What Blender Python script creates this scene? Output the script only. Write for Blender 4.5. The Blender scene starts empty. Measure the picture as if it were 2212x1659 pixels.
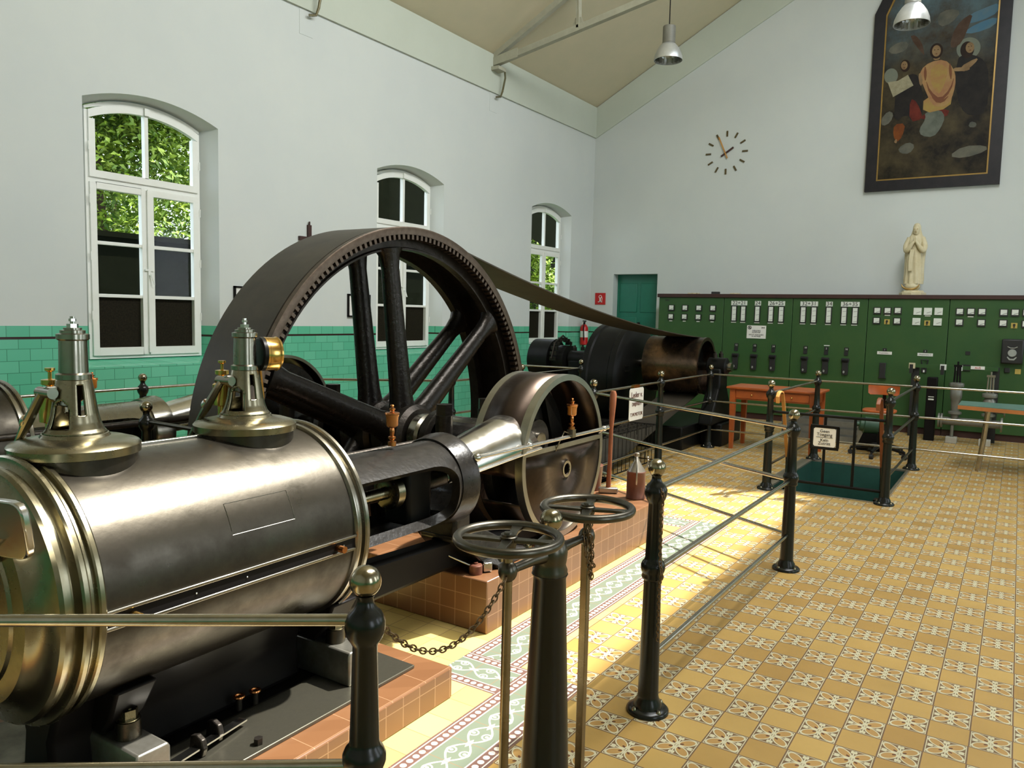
import bpy, bmesh, math, random
from mathutils import Vector, Matrix
import numpy as np
random.seed(7)
PI = math.pi
S = bpy.context.scene
COL = S.collection
# ------------------------------------------------------------------ camera, world, light, exposure
yaw, pit, rol, FPX = 0.574908388, -0.0880003769, 0.0229421037, 1684.2676
fw = Vector((math.cos(yaw)*math.cos(pit), math.sin(yaw)*math.cos(pit), math.sin(pit)))
rt = Vector((math.sin(yaw), -math.cos(yaw), 0)); up = rt.cross(fw)
r2 = math.cos(rol)*rt + math.sin(rol)*up; u2 = -math.sin(rol)*rt + math.cos(rol)*up
cd = bpy.data.cameras.new('camera'); cam = bpy.data.objects.new('camera', cd); COL.objects.link(cam)
M = Matrix((r2, u2, -fw)).transposed().to_4x4(); M.translation = (0, 0, 1.64); cam.matrix_world = M
cd.sensor_width = 36; cd.lens = FPX/2212*36; cd.clip_start = 0.05; cd.clip_end = 200
S.camera = cam
S.view_settings.view_transform = 'Standard'; S.view_settings.look = 'None'
S.view_settings.gamma = 1.0; S.view_settings.use_curve_mapping = False
S.view_settings.exposure = -0.38
S.cycles.use_denoising = True
try: S.cycles.denoiser = 'OPENIMAGEDENOISE'
except Exception: pass
S.cycles.max_bounces = 8; S.cycles.diffuse_bounces = 5; S.cycles.glossy_bounces = 4
S.cycles.transparent_max_bounces = 8; S.cycles.sample_clamp_indirect = 6.0
S.cycles.caustics_reflective = False; S.cycles.caustics_refractive = False
W = bpy.data.worlds.new('world'); S.world = W; W.use_nodes = True
nt = W.node_tree; bg = nt.nodes['Background']
bg.inputs['Color'].default_value = (0.78, 0.88, 1.0, 1); bg.inputs['Strength'].default_value = 5.0
sd = bpy.data.lights.new('sun', 'SUN'); sd.energy = 16; sd.angle = math.radians(1.2); sd.color = (1, .96, .88)
so = bpy.data.objects.new('sun', sd); COL.objects.link(so)
so.rotation_euler = Vector((-.47, .27, -.84)).to_track_quat('-Z', 'Y').to_euler(); so.location = (8, -4, 12)
def area(name, loc, rot, sx, sy, power, col=(1, 1, 1)):
    d = bpy.data.lights.new(name, 'AREA'); d.shape = 'RECTANGLE'; d.size = sx; d.size_y = sy; d.energy = power; d.color = col
    o = bpy.data.objects.new(name, d); COL.objects.link(o); o.location = loc; o.rotation_euler = rot; return o
RA = math.atan(.539)
# area lamps for daylight: inferred roof light, plus added fill at unseen opposite windows
area('roof_light_daylight', (5.6, -.1, 7.28), (RA, 0, 0), 7.0, 1.6, 640, (1, .985, .93))
for k, x in enumerate((.75, 4.55, 8.35, 12.1)):
    area('window_daylight', (x, -3.44, 2.35), (-PI/2+.0, 0, PI), 1.15, 2.3, 18, (.95, .98, 1))

# ------------------------------------------------------------------ materials
def mat(name): 
    m = bpy.data.materials.new(name); m.use_nodes = True
    return m, m.node_tree.nodes, m.node_tree.links, m.node_tree.nodes['Principled BSDF']
def noise_mix(n, l, c1, c2, scale, detail=6, coord='Object', lo=.35, hi=.65, vec=None):
    tc = n.new('ShaderNodeTexCoord'); no = n.new('ShaderNodeTexNoise'); no.inputs['Scale'].default_value = scale
    no.inputs['Detail'].default_value = detail; no.inputs['Roughness'].default_value = .65
    l.new(tc.outputs[coord], no.inputs['Vector'])
    r = n.new('ShaderNodeValToRGB'); r.color_ramp.elements[0].position = lo; r.color_ramp.elements[1].position = hi
    r.color_ramp.elements[0].color = (*c1, 1); r.color_ramp.elements[1].color = (*c2, 1)
    l.new(no.outputs['Fac'], r.inputs['Fac']); return r.outputs['Color'], no
def simple(name, c, rough=.5, metal=0.0, c2=None, scale=6, bump=0.0, bscale=40, spec=None, coat=0, rv=0.0):
    m, n, l, b = mat(name)
    b.inputs['Roughness'].default_value = rough; b.inputs['Metallic'].default_value = metal
    if coat: b.inputs['Coat Weight'].default_value = coat; b.inputs['Coat Roughness'].default_value = .08
    if spec is not None: b.inputs['Specular IOR Level'].default_value = spec
    c2 = c2 or tuple(x*.8 for x in c)
    o, no = noise_mix(n, l, c, c2, scale); l.new(o, b.inputs['Base Color'])
    if rv:
        mr = n.new('ShaderNodeMapRange'); mr.inputs['From Min'].default_value = .3; mr.inputs['From Max'].default_value = .7
        mr.inputs['To Min'].default_value = max(.03, rough-rv); mr.inputs['To Max'].default_value = rough+rv
        l.new(no.outputs['Fac'], mr.inputs['Value']); l.new(mr.outputs['Result'], b.inputs['Roughness'])
    if bump:
        n2 = n.new('ShaderNodeTexNoise'); n2.inputs['Scale'].default_value = bscale; n2.inputs['Detail'].default_value = 4
        tc = n.new('ShaderNodeTexCoord'); l.new(tc.outputs['Object'], n2.inputs['Vector'])
        bp = n.new('ShaderNodeBump'); bp.inputs['Strength'].default_value = bump; bp.inputs['Distance'].default_value = .01
        l.new(n2.outputs['Fac'], bp.inputs['Height']); l.new(bp.outputs['Normal'], b.inputs['Normal'])
    return m
class NX:   # tiny expression helper on shader math nodes
    def __init__(s, n, l): s.n = n; s.l = l
    def m(s, op, a, b=None, c=None):
        k = s.n.new('ShaderNodeMath'); k.operation = op
        for i, v in enumerate((a, b, c)):
            if v is None: continue
            if isinstance(v, (int, float)): k.inputs[i].default_value = v
            else: s.l.new(v, k.inputs[i])
        return k.outputs[0]
    def mix(s, f, a, b):
        k = s.n.new('ShaderNodeMix'); k.data_type = 'RGBA'
        if isinstance(f, (int, float)): k.inputs[0].default_value = f
        else: s.l.new(f, k.inputs[0])
        for i, v in ((6, a), (7, b)):
            if isinstance(v, tuple): k.inputs[i].default_value = (*v, 1)
            else: s.l.new(v, k.inputs[i])
        return k.outputs[2]
    def lt(s, a, b): return s.m('LESS_THAN', a, b)
    def gt(s, a, b): return s.m('GREATER_THAN', a, b)
def sep(n, l, coord='Object', uv=False):
    tc = n.new('ShaderNodeTexCoord'); sp = n.new('ShaderNodeSeparateXYZ')
    l.new(tc.outputs['UV' if uv else coord], sp.inputs[0]); return sp.outputs, tc
def wall_material():
    m, n, l, b = mat('plaster_and_tile'); X = NX(n, l); (x, y, z), tc = sep(n, l)
    xy = X.m('ADD', x, y)
    pc, _ = noise_mix(n, l, (.56, .60, .588), (.585, .622, .60), 1.3)
    # running bond tile dado
    row = X.m('FLOOR', X.m('DIVIDE', X.m('SUBTRACT', z, .04), .1015))
    fz = X.m('FRACT', X.m('DIVIDE', X.m('SUBTRACT', z, .04), .1015))
    off = X.m('MULTIPLY', X.m('MODULO', X.m('ADD', row, 100), 2), .5)
    u = X.m('ADD', X.m('DIVIDE', xy, .185), off); fu = X.m('FRACT', u)
    gr = X.m('MAXIMUM', X.gt(X.m('ABSOLUTE', X.m('SUBTRACT', fz, .5)), .478), X.gt(X.m('ABSOLUTE', X.m('SUBTRACT', fu, .5)), .488))
    cell = n.new('ShaderNodeCombineXYZ'); l.new(X.m('FLOOR', u), cell.inputs[0]); l.new(row, cell.inputs[1])
    wn = n.new('ShaderNodeTexWhiteNoise'); wn.noise_dimensions = '2D'; l.new(cell.outputs[0], wn.inputs['Vector'])
    tcol = X.mix(wn.outputs['Value'], (.10, .44, .28), (.135, .50, .33))
    tcol = X.mix(gr, tcol, (.045, .20, .125))
    stripe = X.m('MULTIPLY', X.gt(z, 1.340), X.lt(z, 1.362))
    tcol = X.mix(stripe, tcol, (.03, .012, .01))
    dado = X.lt(z, 1.455)
    l.new(X.mix(dado, pc, tcol), b.inputs['Base Color'])
    l.new(X.m('SUBTRACT', .85, X.m('MULTIPLY', dado, .62)), b.inputs['Roughness'])
    bp = n.new('ShaderNodeBump'); bp.inputs['Strength'].default_value = .25; bp.inputs['Distance'].default_value = .002
    l.new(X.m('MULTIPLY', X.m('SUBTRACT', 1, gr), dado), bp.inputs['Height']); l.new(bp.outputs['Normal'], b.inputs['Normal'])
    return m
TS = .1455
def floor_material():
    m, n, l, b = mat('patterned_floor_tiles'); X = NX(n, l); (x, y, z), tc = sep(n, l)
    u = X.m('ADD', X.m('DIVIDE', X.m('SUBTRACT', x, 2.782), TS), 100.5); v = X.m('ADD', X.m('DIVIDE', X.m('SUBTRACT', y, 1.007), TS), 100.5)
    a = X.m('SUBTRACT', X.m('FRACT', u), .5); c = X.m('SUBTRACT', X.m('FRACT', v), .5)
    par = X.m('MODULO', X.m('ADD', X.m('FLOOR', u), X.m('FLOOR', v)), 2)
    deco = X.lt(X.m('ABSOLUTE', par), .5)
    A = X.m('ABSOLUTE', a); B = X.m('ABSOLUTE', c)
    s = X.m('MULTIPLY', X.m('ADD', A, B), .7071); t = X.m('ABSOLUTE', X.m('MULTIPLY', X.m('SUBTRACT', A, B), .7071))
    def ell(cs, rs, rtv):
        p = X.m('DIVIDE', X.m('SUBTRACT', s, cs), rs); q = X.m('DIVIDE', t, rtv)
        return X.m('SQRT', X.m('ADD', X.m('MULTIPLY', p, p), X.m('MULTIPLY', q, q)))
    e = ell(.325, .27, .155)
    petal = X.lt(e, .78); ring = X.m('MULTIPLY', X.lt(e, 1.0), X.gt(e, .78))
    seed = X.lt(ell(.16, .06, .035), 1)
    mn = X.m('MINIMUM', A, B); mx = X.m('MAXIMUM', A, B)
    axis = X.m('MULTIPLY', X.lt(mn, .018), X.lt(mx, .42))
    # small fleur at the middle of each side
    fl = X.m('ADD', X.m('POWER', X.m('DIVIDE', X.m('SUBTRACT', mx, .37), .075), 2), X.m('POWER', X.m('DIVIDE', X.m('SUBTRACT', mn, .045), .035), 2))
    fleur = X.lt(fl, 1)
    frame = X.m('MULTIPLY', X.gt(mx, .452), X.lt(mx, .474))
    cell = n.new('ShaderNodeCombineXYZ'); l.new(X.m('FLOOR', u), cell.inputs[0]); l.new(X.m('FLOOR', v), cell.inputs[1])
    wn = n.new('ShaderNodeTexWhiteNoise'); wn.noise_dimensions = '2D'; l.new(cell.outputs[0], wn.inputs['Vector'])
    tan = X.mix(wn.outputs['Value'], (.38, .225, .060), (.49, .32, .095))
    white = (.56, .52, .34); brown = (.17, .10, .045); dark = (.13, .05, .022)
    d = X.mix(petal, brown, (.42, .245, .075)); d = X.mix(ring, d, white); d = X.mix(axis, d, white); d = X.mix(fleur, d, white)
    d = X.mix(seed, d, dark); d = X.mix(frame, d, white)
    col = X.mix(deco, tan, d)
    grout = X.gt(mx, .487); col = X.mix(grout, col, (.17, .10, .05))
    no = n.new('ShaderNodeTexNoise'); no.inputs['Scale'].default_value = 3; no.inputs['Detail'].default_value = 5; l.new(tc.outputs['Object'], no.inputs['Vector'])
    hs = n.new('ShaderNodeHueSaturation'); l.new(col, hs.inputs['Color']); l.new(X.m('ADD', X.m('MULTIPLY', no.outputs['Fac'], .4), .8), hs.inputs['Value'])
    l.new(hs.outputs[0], b.inputs['Base Color']); b.inputs['Roughness'].default_value = .42
    b.inputs['Specular IOR Level'].default_value = .35
    return m
def plain_tile_material():
    m, n, l, b = mat('plain_yellow_tiles'); X = NX(n, l); (x, y, z), tc = sep(n, l)
    u = X.m('ADD', X.m('DIVIDE', X.m('SUBTRACT', x, 2.782), TS), 100.5); v = X.m('ADD', X.m('DIVIDE', X.m('SUBTRACT', y, 1.95), TS), 100)
    a = X.m('ABSOLUTE', X.m('SUBTRACT', X.m('FRACT', u), .5)); c = X.m('ABSOLUTE', X.m('SUBTRACT', X.m('FRACT', v), .5))
    cell = n.new('ShaderNodeCombineXYZ'); l.new(X.m('FLOOR', u), cell.inputs[0]); l.new(X.m('FLOOR', v), cell.inputs[1])
    wn = n.new('ShaderNodeTexWhiteNoise'); wn.noise_dimensions = '2D'; l.new(cell.outputs[0], wn.inputs['Vector'])
    col = X.mix(wn.outputs['Value'], (.55, .40, .12), (.66, .50, .18))
    l.new(X.mix(X.gt(X.m('MAXIMUM', a, c), .487), col, (.28, .17, .08)), b.inputs['Base Color']); b.inputs['Roughness'].default_value = .4
    return m
def band_material():
    m, n, l, b = mat('border_band_tiles'); X = NX(n, l); (u, v, z), tc = sep(n, l, uv=True)   # u in metres along, v in metres across 0..0.29
    vc = X.m('ABSOLUTE', X.m('SUBTRACT', v, .1455))
    red = (.14, .075, .06); white = (.70, .64, .50); grn = (.15, .18, .13); tan = (.55, .42, .22)
    # bead rows
    bu = X.m('SUBTRACT', X.m('FRACT', X.m('DIVIDE', u, .036)), .5); bv = X.m('DIVIDE', X.m('SUBTRACT', vc, .109), .036)
    bead = X.lt(X.m('ADD', X.m('MULTIPLY', bu, bu), X.m('MULTIPLY', bv, bv)), .13)
    col = X.mix(bead, red, white)
    line = X.m('MULTIPLY', X.gt(vc, .131), X.lt(vc, .136)); col = X.mix(line, col, white)
    line2 = X.m('MULTIPLY', X.gt(vc, .080), X.lt(vc, .086)); col = X.mix(line2, col, white)
    # scroll panel: two interlacing waves, spirals and buds
    per = .291; ph = X.m('DIVIDE', X.m('MULTIPLY', u, 2*PI), per); vv = X.m('DIVIDE', X.m('SUBTRACT', v, .1455), .073)
    w1 = X.lt(X.m('ABSOLUTE', X.m('SUBTRACT', vv, X.m('MULTIPLY', X.m('SINE', ph), .62))), .07)
    w2 = X.lt(X.m('ABSOLUTE', X.m('ADD', vv, X.m('MULTIPLY', X.m('SINE', ph), .62))), .07)
    fu = X.m('MULTIPLY', X.m('SUBTRACT', X.m('FRACT', X.m('ADD', X.m('DIVIDE', u, per/2), 0)), .5), per/2/.073)
    av = X.m('ABSOLUTE', vv)
    rr = X.m('SQRT', X.m('ADD', X.m('POWER', X.m('ABSOLUTE', fu), 2), X.m('POWER', X.m('SUBTRACT', av, .42), 2)))
    spir = X.m('MULTIPLY', X.gt(rr, .21), X.lt(rr, .30)); dot = X.lt(rr, .10)
    f2 = X.m('MULTIPLY', X.m('SUBTRACT', X.m('FRACT', X.m('ADD', X.m('DIVIDE', u, per/2), .5)), .5), per/2/.073)
    bud = X.lt(X.m('ADD', X.m('ABSOLUTE', X.m('MULTIPLY', f2, 1.3)), X.m('ABSOLUTE', X.m('MULTIPLY', vv, 3.2))), .55)
    g = grn
    for k in (w1, w2, spir, dot, bud): g = X.mix(k, g, white)
    col = X.mix(X.lt(vc, .080), col, g)
    j = X.m('ABSOLUTE', X.m('SUBTRACT', X.m('FRACT', X.m('DIVIDE', u, TS)), .5)); col = X.mix(X.gt(j, .49), col, (.25, .15, .08))
    l.new(col, b.inputs['Base Color']); b.inputs['Roughness'].default_value = .4
    return m
def red_tile_material():
    m, n, l, b = mat('red_plinth_tiles'); X = NX(n, l); (x, y, z), tc = sep(n, l)
    geo = n.new('ShaderNodeNewGeometry'); sp = n.new('ShaderNodeSeparateXYZ'); l.new(geo.outputs['Normal'], sp.inputs[0])
    top = X.gt(sp.outputs[2], .5)
    u = X.m('ADD', X.m('DIVIDE', X.m('ADD', x, y), .10), 50); w = X.m('MULTIPLY', X.m('SUBTRACT', .28, z), 1/.094)
    w = X.m('ADD', w, 50)
    a = X.m('ABSOLUTE', X.m('SUBTRACT', X.m('FRACT', u), .5)); c = X.m('ABSOLUTE', X.m('SUBTRACT', X.m('FRACT', w), .5))
    g1 = X.gt(X.m('MAXIMUM', a, c), .478)
    ut = X.m('ADD', X.m('DIVIDE', x, .20), 50); vt = X.m('ADD', X.m('DIVIDE', y, .20), 50.25)
    at = X.m('ABSOLUTE', X.m('SUBTRACT', X.m('FRACT', ut), .5)); ct = X.m('ABSOLUTE', X.m('SUBTRACT', X.m('FRACT', vt), .5))
    g2 = X.gt(X.m('MAXIMUM', at, ct), .492)
    g = X.m('ADD', X.m('MULTIPLY', g1, X.m('SUBTRACT', 1, top)), X.m('MULTIPLY', g2, top))
    cell = n.new('ShaderNodeCombineXYZ'); l.new(X.m('FLOOR', u), cell.inputs[0]); l.new(X.m('FLOOR', w), cell.inputs[1])
    wn = n.new('ShaderNodeTexWhiteNoise'); wn.noise_dimensions = '2D'; l.new(cell.outputs[0], wn.inputs['Vector'])
    col = X.mix(wn.outputs['Value'], (.145, .064, .026), (.185, .085, .036)); l.new(X.mix(g, col, (.30, .17, .09)), b.inputs['Base Color'])
    b.inputs['Roughness'].default_value = .35
    return m
WALL = wall_material(); FLOOR = floor_material(); PLAIN = plain_tile_material(); BAND = band_material(); RED = red_tile_material()
CEIL = simple('ceiling_paint', (.56, .52, .37), .9, c2=(.60, .54, .385), scale=2)
TRIMP = simple('frieze_paint', (.50, .545, .47), .9, c2=(.52, .565, .49), scale=2)
WHITE = simple('white_gloss_paint', (.78, .80, .76), .4, c2=(.74, .76, .71))
STEEL = simple('polished_steel', (.34, .32, .27), .24, 1, c2=(.26, .24, .19), scale=9, rv=.07)
BRIGHT = simple('bright_steel', (.62, .60, .55), .2, 1, c2=(.52, .50, .45), scale=12, rv=.06)
OLIVE = simple('yellowed_steel', (.30, .275, .19), .26, 1, c2=(.22, .195, .12), scale=7, rv=.07)
LAG = simple('dark_blued_steel_lagging', (.085, .076, .06), .33, .92, c2=(.04, .035, .027), scale=5, bump=.05, bscale=25, rv=.1)
BLACK = simple('black_machine_paint', (.010, .009, .008), .25, 0, c2=(.018, .016, .014), scale=20, bump=.12, bscale=45, spec=.28)
BLACKS = simple('smooth_black_paint', (.006, .006, .0055), .35, 0, c2=(.009, .009, .008), spec=.12)
IRON = simple('dark_cast_iron', (.05, .042, .036), .42, .8, c2=(.03, .026, .02), scale=10, bump=.3, bscale=45)
RIMM = simple('worn_iron_rim', (.16, .12, .09), .4, .9, c2=(.11, .08, .06), scale=25)
BELT = simple('leather_belt', (.058, .048, .034), .5, 0, c2=(.036, .03, .022), scale=4, bump=.1, bscale=12, spec=.4)
BELTB = simple('leather_belt_inside', (.05, .035, .022), .65, 0, c2=(.03, .022, .015), scale=7)
BRASS = simple('brass', (.80, .52, .16), .2, 1, c2=(.7, .42, .12))
COPPER = simple('copper', (.62, .26, .09), .25, 1, c2=(.5, .2, .07))
AMBER = simple('amber_oil_glass', (.55, .2, .03), .1, 0, c2=(.4, .13, .02), coat=1)
POSTM = simple('black_green_post_paint', (.007, .0075, .0055), .26, 0, c2=(.010, .011, .008), spec=.35, scale=14)
BALLM = simple('polished_ball_metal', (.36, .32, .23), .2, 1, c2=(.28, .24, .15), scale=30, rv=.06)
RAILM = simple('polished_rail_tube', (.46, .43, .36), .2, 1, c2=(.38, .35, .28), scale=18)
WHEELM = simple('handwheel_iron', (.105, .097, .078), .33, 1, c2=(.10, .09, .07), scale=20)
CHAINM = simple('rusty_chain', (.22, .14, .07), .45, .8, c2=(.12, .08, .04), scale=60)
CABGREEN = simple('green_cabinet_enamel', (.022, .078, .018), .45, 0, c2=(.032, .088, .020), scale=2.5)
TEALP = simple('teal_door_paint', (.008, .14, .085), .4, 0, c2=(.010, .16, .10))
DBROWN = simple('dark_brown_wood', (.035, .012, .010), .5, 0, c2=(.05, .016, .012))
ORANGEW = simple('orange_varnished_wood', (.48, .11, .022), .35, 0, c2=(.33, .08, .022), scale=5)
YELW = simple('honey_bent_wood', (.55, .28, .07), .3, 0, c2=(.45, .2, .05), scale=4)
HANDW = simple('reddish_wood_handle', (.27, .085, .03), .5, 0, c2=(.20, .06, .022), scale=8)
PAPER = simple('white_enamel_sign', (.78, .78, .74), .35, 0, c2=(.72, .72, .68))
METERW = simple('meter_face', (.70, .74, .68), .4, 0, c2=(.66, .70, .64))
YELP = simple('yellow_switch_plate', (.55, .42, .10), .5)
INK = simple('black_ink', (.015, .015, .015), .5)
REDP = simple('red_paint', (.55, .012, .012), .35)
CREAM = simple('cream_statue_plaster', (.55, .48, .29), .6, 0, c2=(.62, .56, .38), scale=10)
GOLD = simple('dull_gold', (.40, .25, .07), .4, .5)
GREYP = simple('grey_pipe_paint', (.20, .20, .17), .4, .3, c2=(.15, .15, .13))
CONC = simple('concrete', (.42, .40, .34), .8)
GREENM = simple('green_motor_paint', (.05, .12, .07), .4)
TEALTOP = simple('teal_linoleum', (.12, .24, .20), .3)
ORED = simple('orange_edge', (.55, .20, .06), .4)
RUSTCAN = simple('brown_oil_can_paint', (.16, .06, .035), .4, .3, c2=(.11, .04, .025))
TIN = simple('tin', (.42, .38, .32), .3, .9)
SILVER = simple('silver_lamp_paint', (.55, .57, .56), .3, .6)
TRUSSP = simple('truss_paint', (.42, .42, .33), .6, 0, c2=(.36, .35, .27))
PITG = simple('teal_pit_paint', (.018, .08, .06), .5)
DARK = simple('oily_black', (.006, .005, .005), .5, spec=.15)  # plain black; on engine undersides and troughs it stands for shade
BLACKR = simple('black_rubber', (.012, .012, .012), .6)
PEACH = simple('aluminium_strip', (.5, .45, .36), .35, .8)
BARK = simple('bark', (.08, .05, .03), .9)
def glass_mat(name, frost):
    m, n, l, b = mat(name); b.inputs['Base Color'].default_value = (.9, .95, .9, 1)
    b.inputs['Transmission Weight'].default_value = 1; b.inputs['Roughness'].default_value = .45 if frost else 0.0; b.inputs['IOR'].default_value = 1.15 if not frost else 1.3
    return m
def thin_glass():
    m, n, l, b = mat('window_glass'); tr = n.new('ShaderNodeBsdfTransparent'); gl = n.new('ShaderNodeBsdfGlossy'); gl.inputs['Roughness'].default_value = .01
    mx = n.new('ShaderNodeMixShader'); mx.inputs[0].default_value = .006; l.new(tr.outputs[0], mx.inputs[1]); l.new(gl.outputs[0], mx.inputs[2]); l.new(mx.outputs[0], n['Material Output'].inputs[0]); return m
GLASS = thin_glass()
FROST = simple('frosted_dark_glass', (.020, .017, .010), .5, 0, c2=(.010, .009, .006), scale=60, spec=.05)
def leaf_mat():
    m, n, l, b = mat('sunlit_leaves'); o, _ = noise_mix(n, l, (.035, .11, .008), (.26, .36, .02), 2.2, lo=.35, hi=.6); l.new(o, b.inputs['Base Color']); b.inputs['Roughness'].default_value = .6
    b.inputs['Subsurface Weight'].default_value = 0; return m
LEAF = leaf_mat()
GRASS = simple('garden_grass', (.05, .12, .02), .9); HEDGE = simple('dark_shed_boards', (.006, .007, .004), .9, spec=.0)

# ------------------------------------------------------------------ mesh helpers
MIR = [False]
class MB:
    def __init__(s): s.b = bmesh.new()
    def v(s, p): return s.b.verts.new(p)
    def box(s, c, size, rz=0, rot=None):
        sx, sy, sz = [q/2 for q in size]; R = rot or Matrix.Rotation(rz, 3, 'Z'); c = Vector(c)
        P = [s.v(c + R @ Vector((x*sx, y*sy, z*sz))) for x in (-1, 1) for y in (-1, 1) for z in (-1, 1)]
        for f in ((0, 1, 3, 2), (4, 6, 7, 5), (0, 4, 5, 1), (2, 3, 7, 6), (0, 2, 6, 4), (1, 5, 7, 3)): s.b.faces.new([P[i] for i in f])
        return s
    def bb(s, a, b): a, b = Vector(a), Vector(b); return s.box((a+b)/2, b-a)
    def loft(s, rings, close=True, cap=True):
        R = [[s.v(p) for p in r] for r in rings]; n = len(R[0])
        for i in range(len(R)-1):
            for j in range(n if close else n-1):
                k = (j+1) % n; s.b.faces.new((R[i][j], R[i][k], R[i+1][k], R[i+1][j]))
        if cap:
            s.b.faces.new(R[0][::-1]); s.b.faces.new(R[-1])
        return s
    def lathe(s, prof, o=(0, 0, 0), ax=(0, 0, 1), seg=32, cap=True, a0=0, a1=2*PI, xr=None):
        o = Vector(o); ax = Vector(ax).normalized(); e1 = ax.orthogonal().normalized() if xr is None else Vector(xr).normalized(); e2 = ax.cross(e1)
        full = abs(a1-a0-2*PI) < 1e-6; n = seg if full else seg+1; rings = []
        for t, r in prof:
            r = max(r, 1e-5); rings.append([o+ax*t+(e1*math.cos(a0+(a1-a0)*j/seg)+e2*math.sin(a0+(a1-a0)*j/seg))*r for j in range(n)])
        return s.loft(rings, full, cap and full)
    def cyl(s, p0, p1, r0, r1=None, seg=16):
        p0, p1 = Vector(p0), Vector(p1); r1 = r0 if r1 is None else r1; return s.lathe([(0, r0), ((p1-p0).length, r1)], p0, p1-p0, seg)
    def ball(s, c, r, seg=20, ax=(0, 0, 1), sz=1):
        n = seg//2; return s.lathe([(-r*sz*math.cos(PI*i/n), r*math.sin(PI*i/n)) for i in range(n+1)], c, ax, seg)
    def ring(s, c, ax, R, r, seg=48, ts=10):
        c = Vector(c); ax = Vector(ax).normalized(); e1 = ax.orthogonal().normalized(); e2 = ax.cross(e1); g = []
        for i in range(seg):
            a = 2*PI*i/seg; d = e1*math.cos(a)+e2*math.sin(a)
            g.append([s.v(c+d*(R+r*math.cos(2*PI*j/ts))+ax*(r*math.sin(2*PI*j/ts))) for j in range(ts)])
        for i in range(seg):
            for j in range(ts): s.b.faces.new((g[i][j], g[(i+1) % seg][j], g[(i+1) % seg][(j+1) % ts], g[i][(j+1) % ts]))
        return s
    def tube(s, pts, r, seg=10, flat=None):
        pts = [Vector(p) for p in pts]; rings = []; N = None
        for i, p in enumerate(pts):
            t = (pts[min(i+1, len(pts)-1)]-pts[max(i-1, 0)]).normalized()
            if N is None: N = t.orthogonal().normalized() if flat is None else Vector(flat[0]).normalized()
            N = (N-t*N.dot(t)).normalized(); B = t.cross(N); rr = r[i] if isinstance(r, (list, tuple)) else r
            if flat is None: rings.append([p+(N*math.cos(2*PI*j/seg)+B*math.sin(2*PI*j/seg))*rr for j in range(seg)])
            else:
                a, c = flat[1]/2, flat[2]/2; rings.append([p+N*a+B*c, p-N*a+B*c, p-N*a-B*c, p+N*a-B*c])
        return s.loft(rings)
    def prism(s, poly, org, eu, ev, th):
        org, eu, ev = Vector(org), Vector(eu), Vector(ev); n = eu.cross(ev).normalized()
        A = [org+eu*p[0]+ev*p[1] for p in poly]; return s.loft([A, [p+n*th for p in A]])
    def build(s, name, m, parent=None, smooth=35, bevel=0, solid=0):
        bm = s.b
        if MIR[0]:
            for v in bm.verts: v.co.y = 7.5-v.co.y
        bmesh.ops.remove_doubles(bm, verts=bm.verts, dist=1e-5)
        if not getattr(s, 'nonorm', False): bmesh.ops.recalc_face_normals(bm, faces=bm.faces)
        me = bpy.data.meshes.new(name); bm.to_mesh(me); bm.free()
        for f in me.polygons: f.use_smooth = smooth > 1
        if smooth > 1: me.set_sharp_from_angle(angle=math.radians(smooth))
        for k in (m if isinstance(m, (list, tuple)) else [m]): me.materials.append(k)
        o = bpy.data.objects.new(name, me); COL.objects.link(o)
        if parent is not None:
            o.parent = parent; o.location = -parent_off(parent)
        if solid: q = o.modifiers.new('s', 'SOLIDIFY'); q.thickness = solid; q.offset = 0
        if bevel: q = o.modifiers.new('b', 'BEVEL'); q.width = bevel; q.segments = 2; q.limit_method = 'ANGLE'
        return o
def parent_off(p):
    v = Vector((0, 0, 0))
    while p is not None: v += p.location; p = p.parent
    return v
def tag(o, label, cat, group=None):
    o['label'] = label; o['category'] = cat
    if group: o['group'] = group
    return o
def thing(name, loc, label, cat, group=None):
    o = bpy.data.objects.new(name, None); o.empty_display_size = .1; COL.objects.link(o); o.location = loc
    return tag(o, label, cat, group)
def struct(o): o['kind'] = 'structure'; return o
def copy_tree(o, par=None, off=Vector((0, 0, 0))):
    c = o.copy(); COL.objects.link(c); c.parent = par
    if par is None: c.location = o.location+off
    for ch in list(o.children): copy_tree(ch, c)
    return c
BT = Matrix(((0, 0, -1), (-1, 0, 0), (0, 1, 0))); FT = Matrix(((1, 0, 0), (0, 0, -1), (0, 1, 0)))   # text facing -x / facing -y
def text_mesh(name, body, loc, size, m, parent, facing='x', ext=.0008, align='CENTER', sx=1.0):
    c = bpy.data.curves.new(name, 'FONT'); c.body = body; c.size = size; c.extrude = ext; c.align_x = align; c.align_y = 'CENTER'; c.resolution_u = 3; c.space_line = .85
    t = bpy.data.objects.new(name, c); COL.objects.link(t); dg = bpy.context.evaluated_depsgraph_get(); dg.update()
    me = bpy.data.meshes.new_from_object(t.evaluated_get(dg)); bpy.data.objects.remove(t)
    R = (BT if facing == 'x' else FT).to_4x4() @ Matrix.Diagonal((sx, 1, 1, 1)); R.translation = Vector(loc); me.transform(R); me.materials.clear(); me.materials.append(m)
    o = bpy.data.objects.new(name, me); COL.objects.link(o); o.parent = parent; o.location = -parent_off(parent); return o
YW, XB, XS = 7.1, 13.72, 13.1

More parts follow.
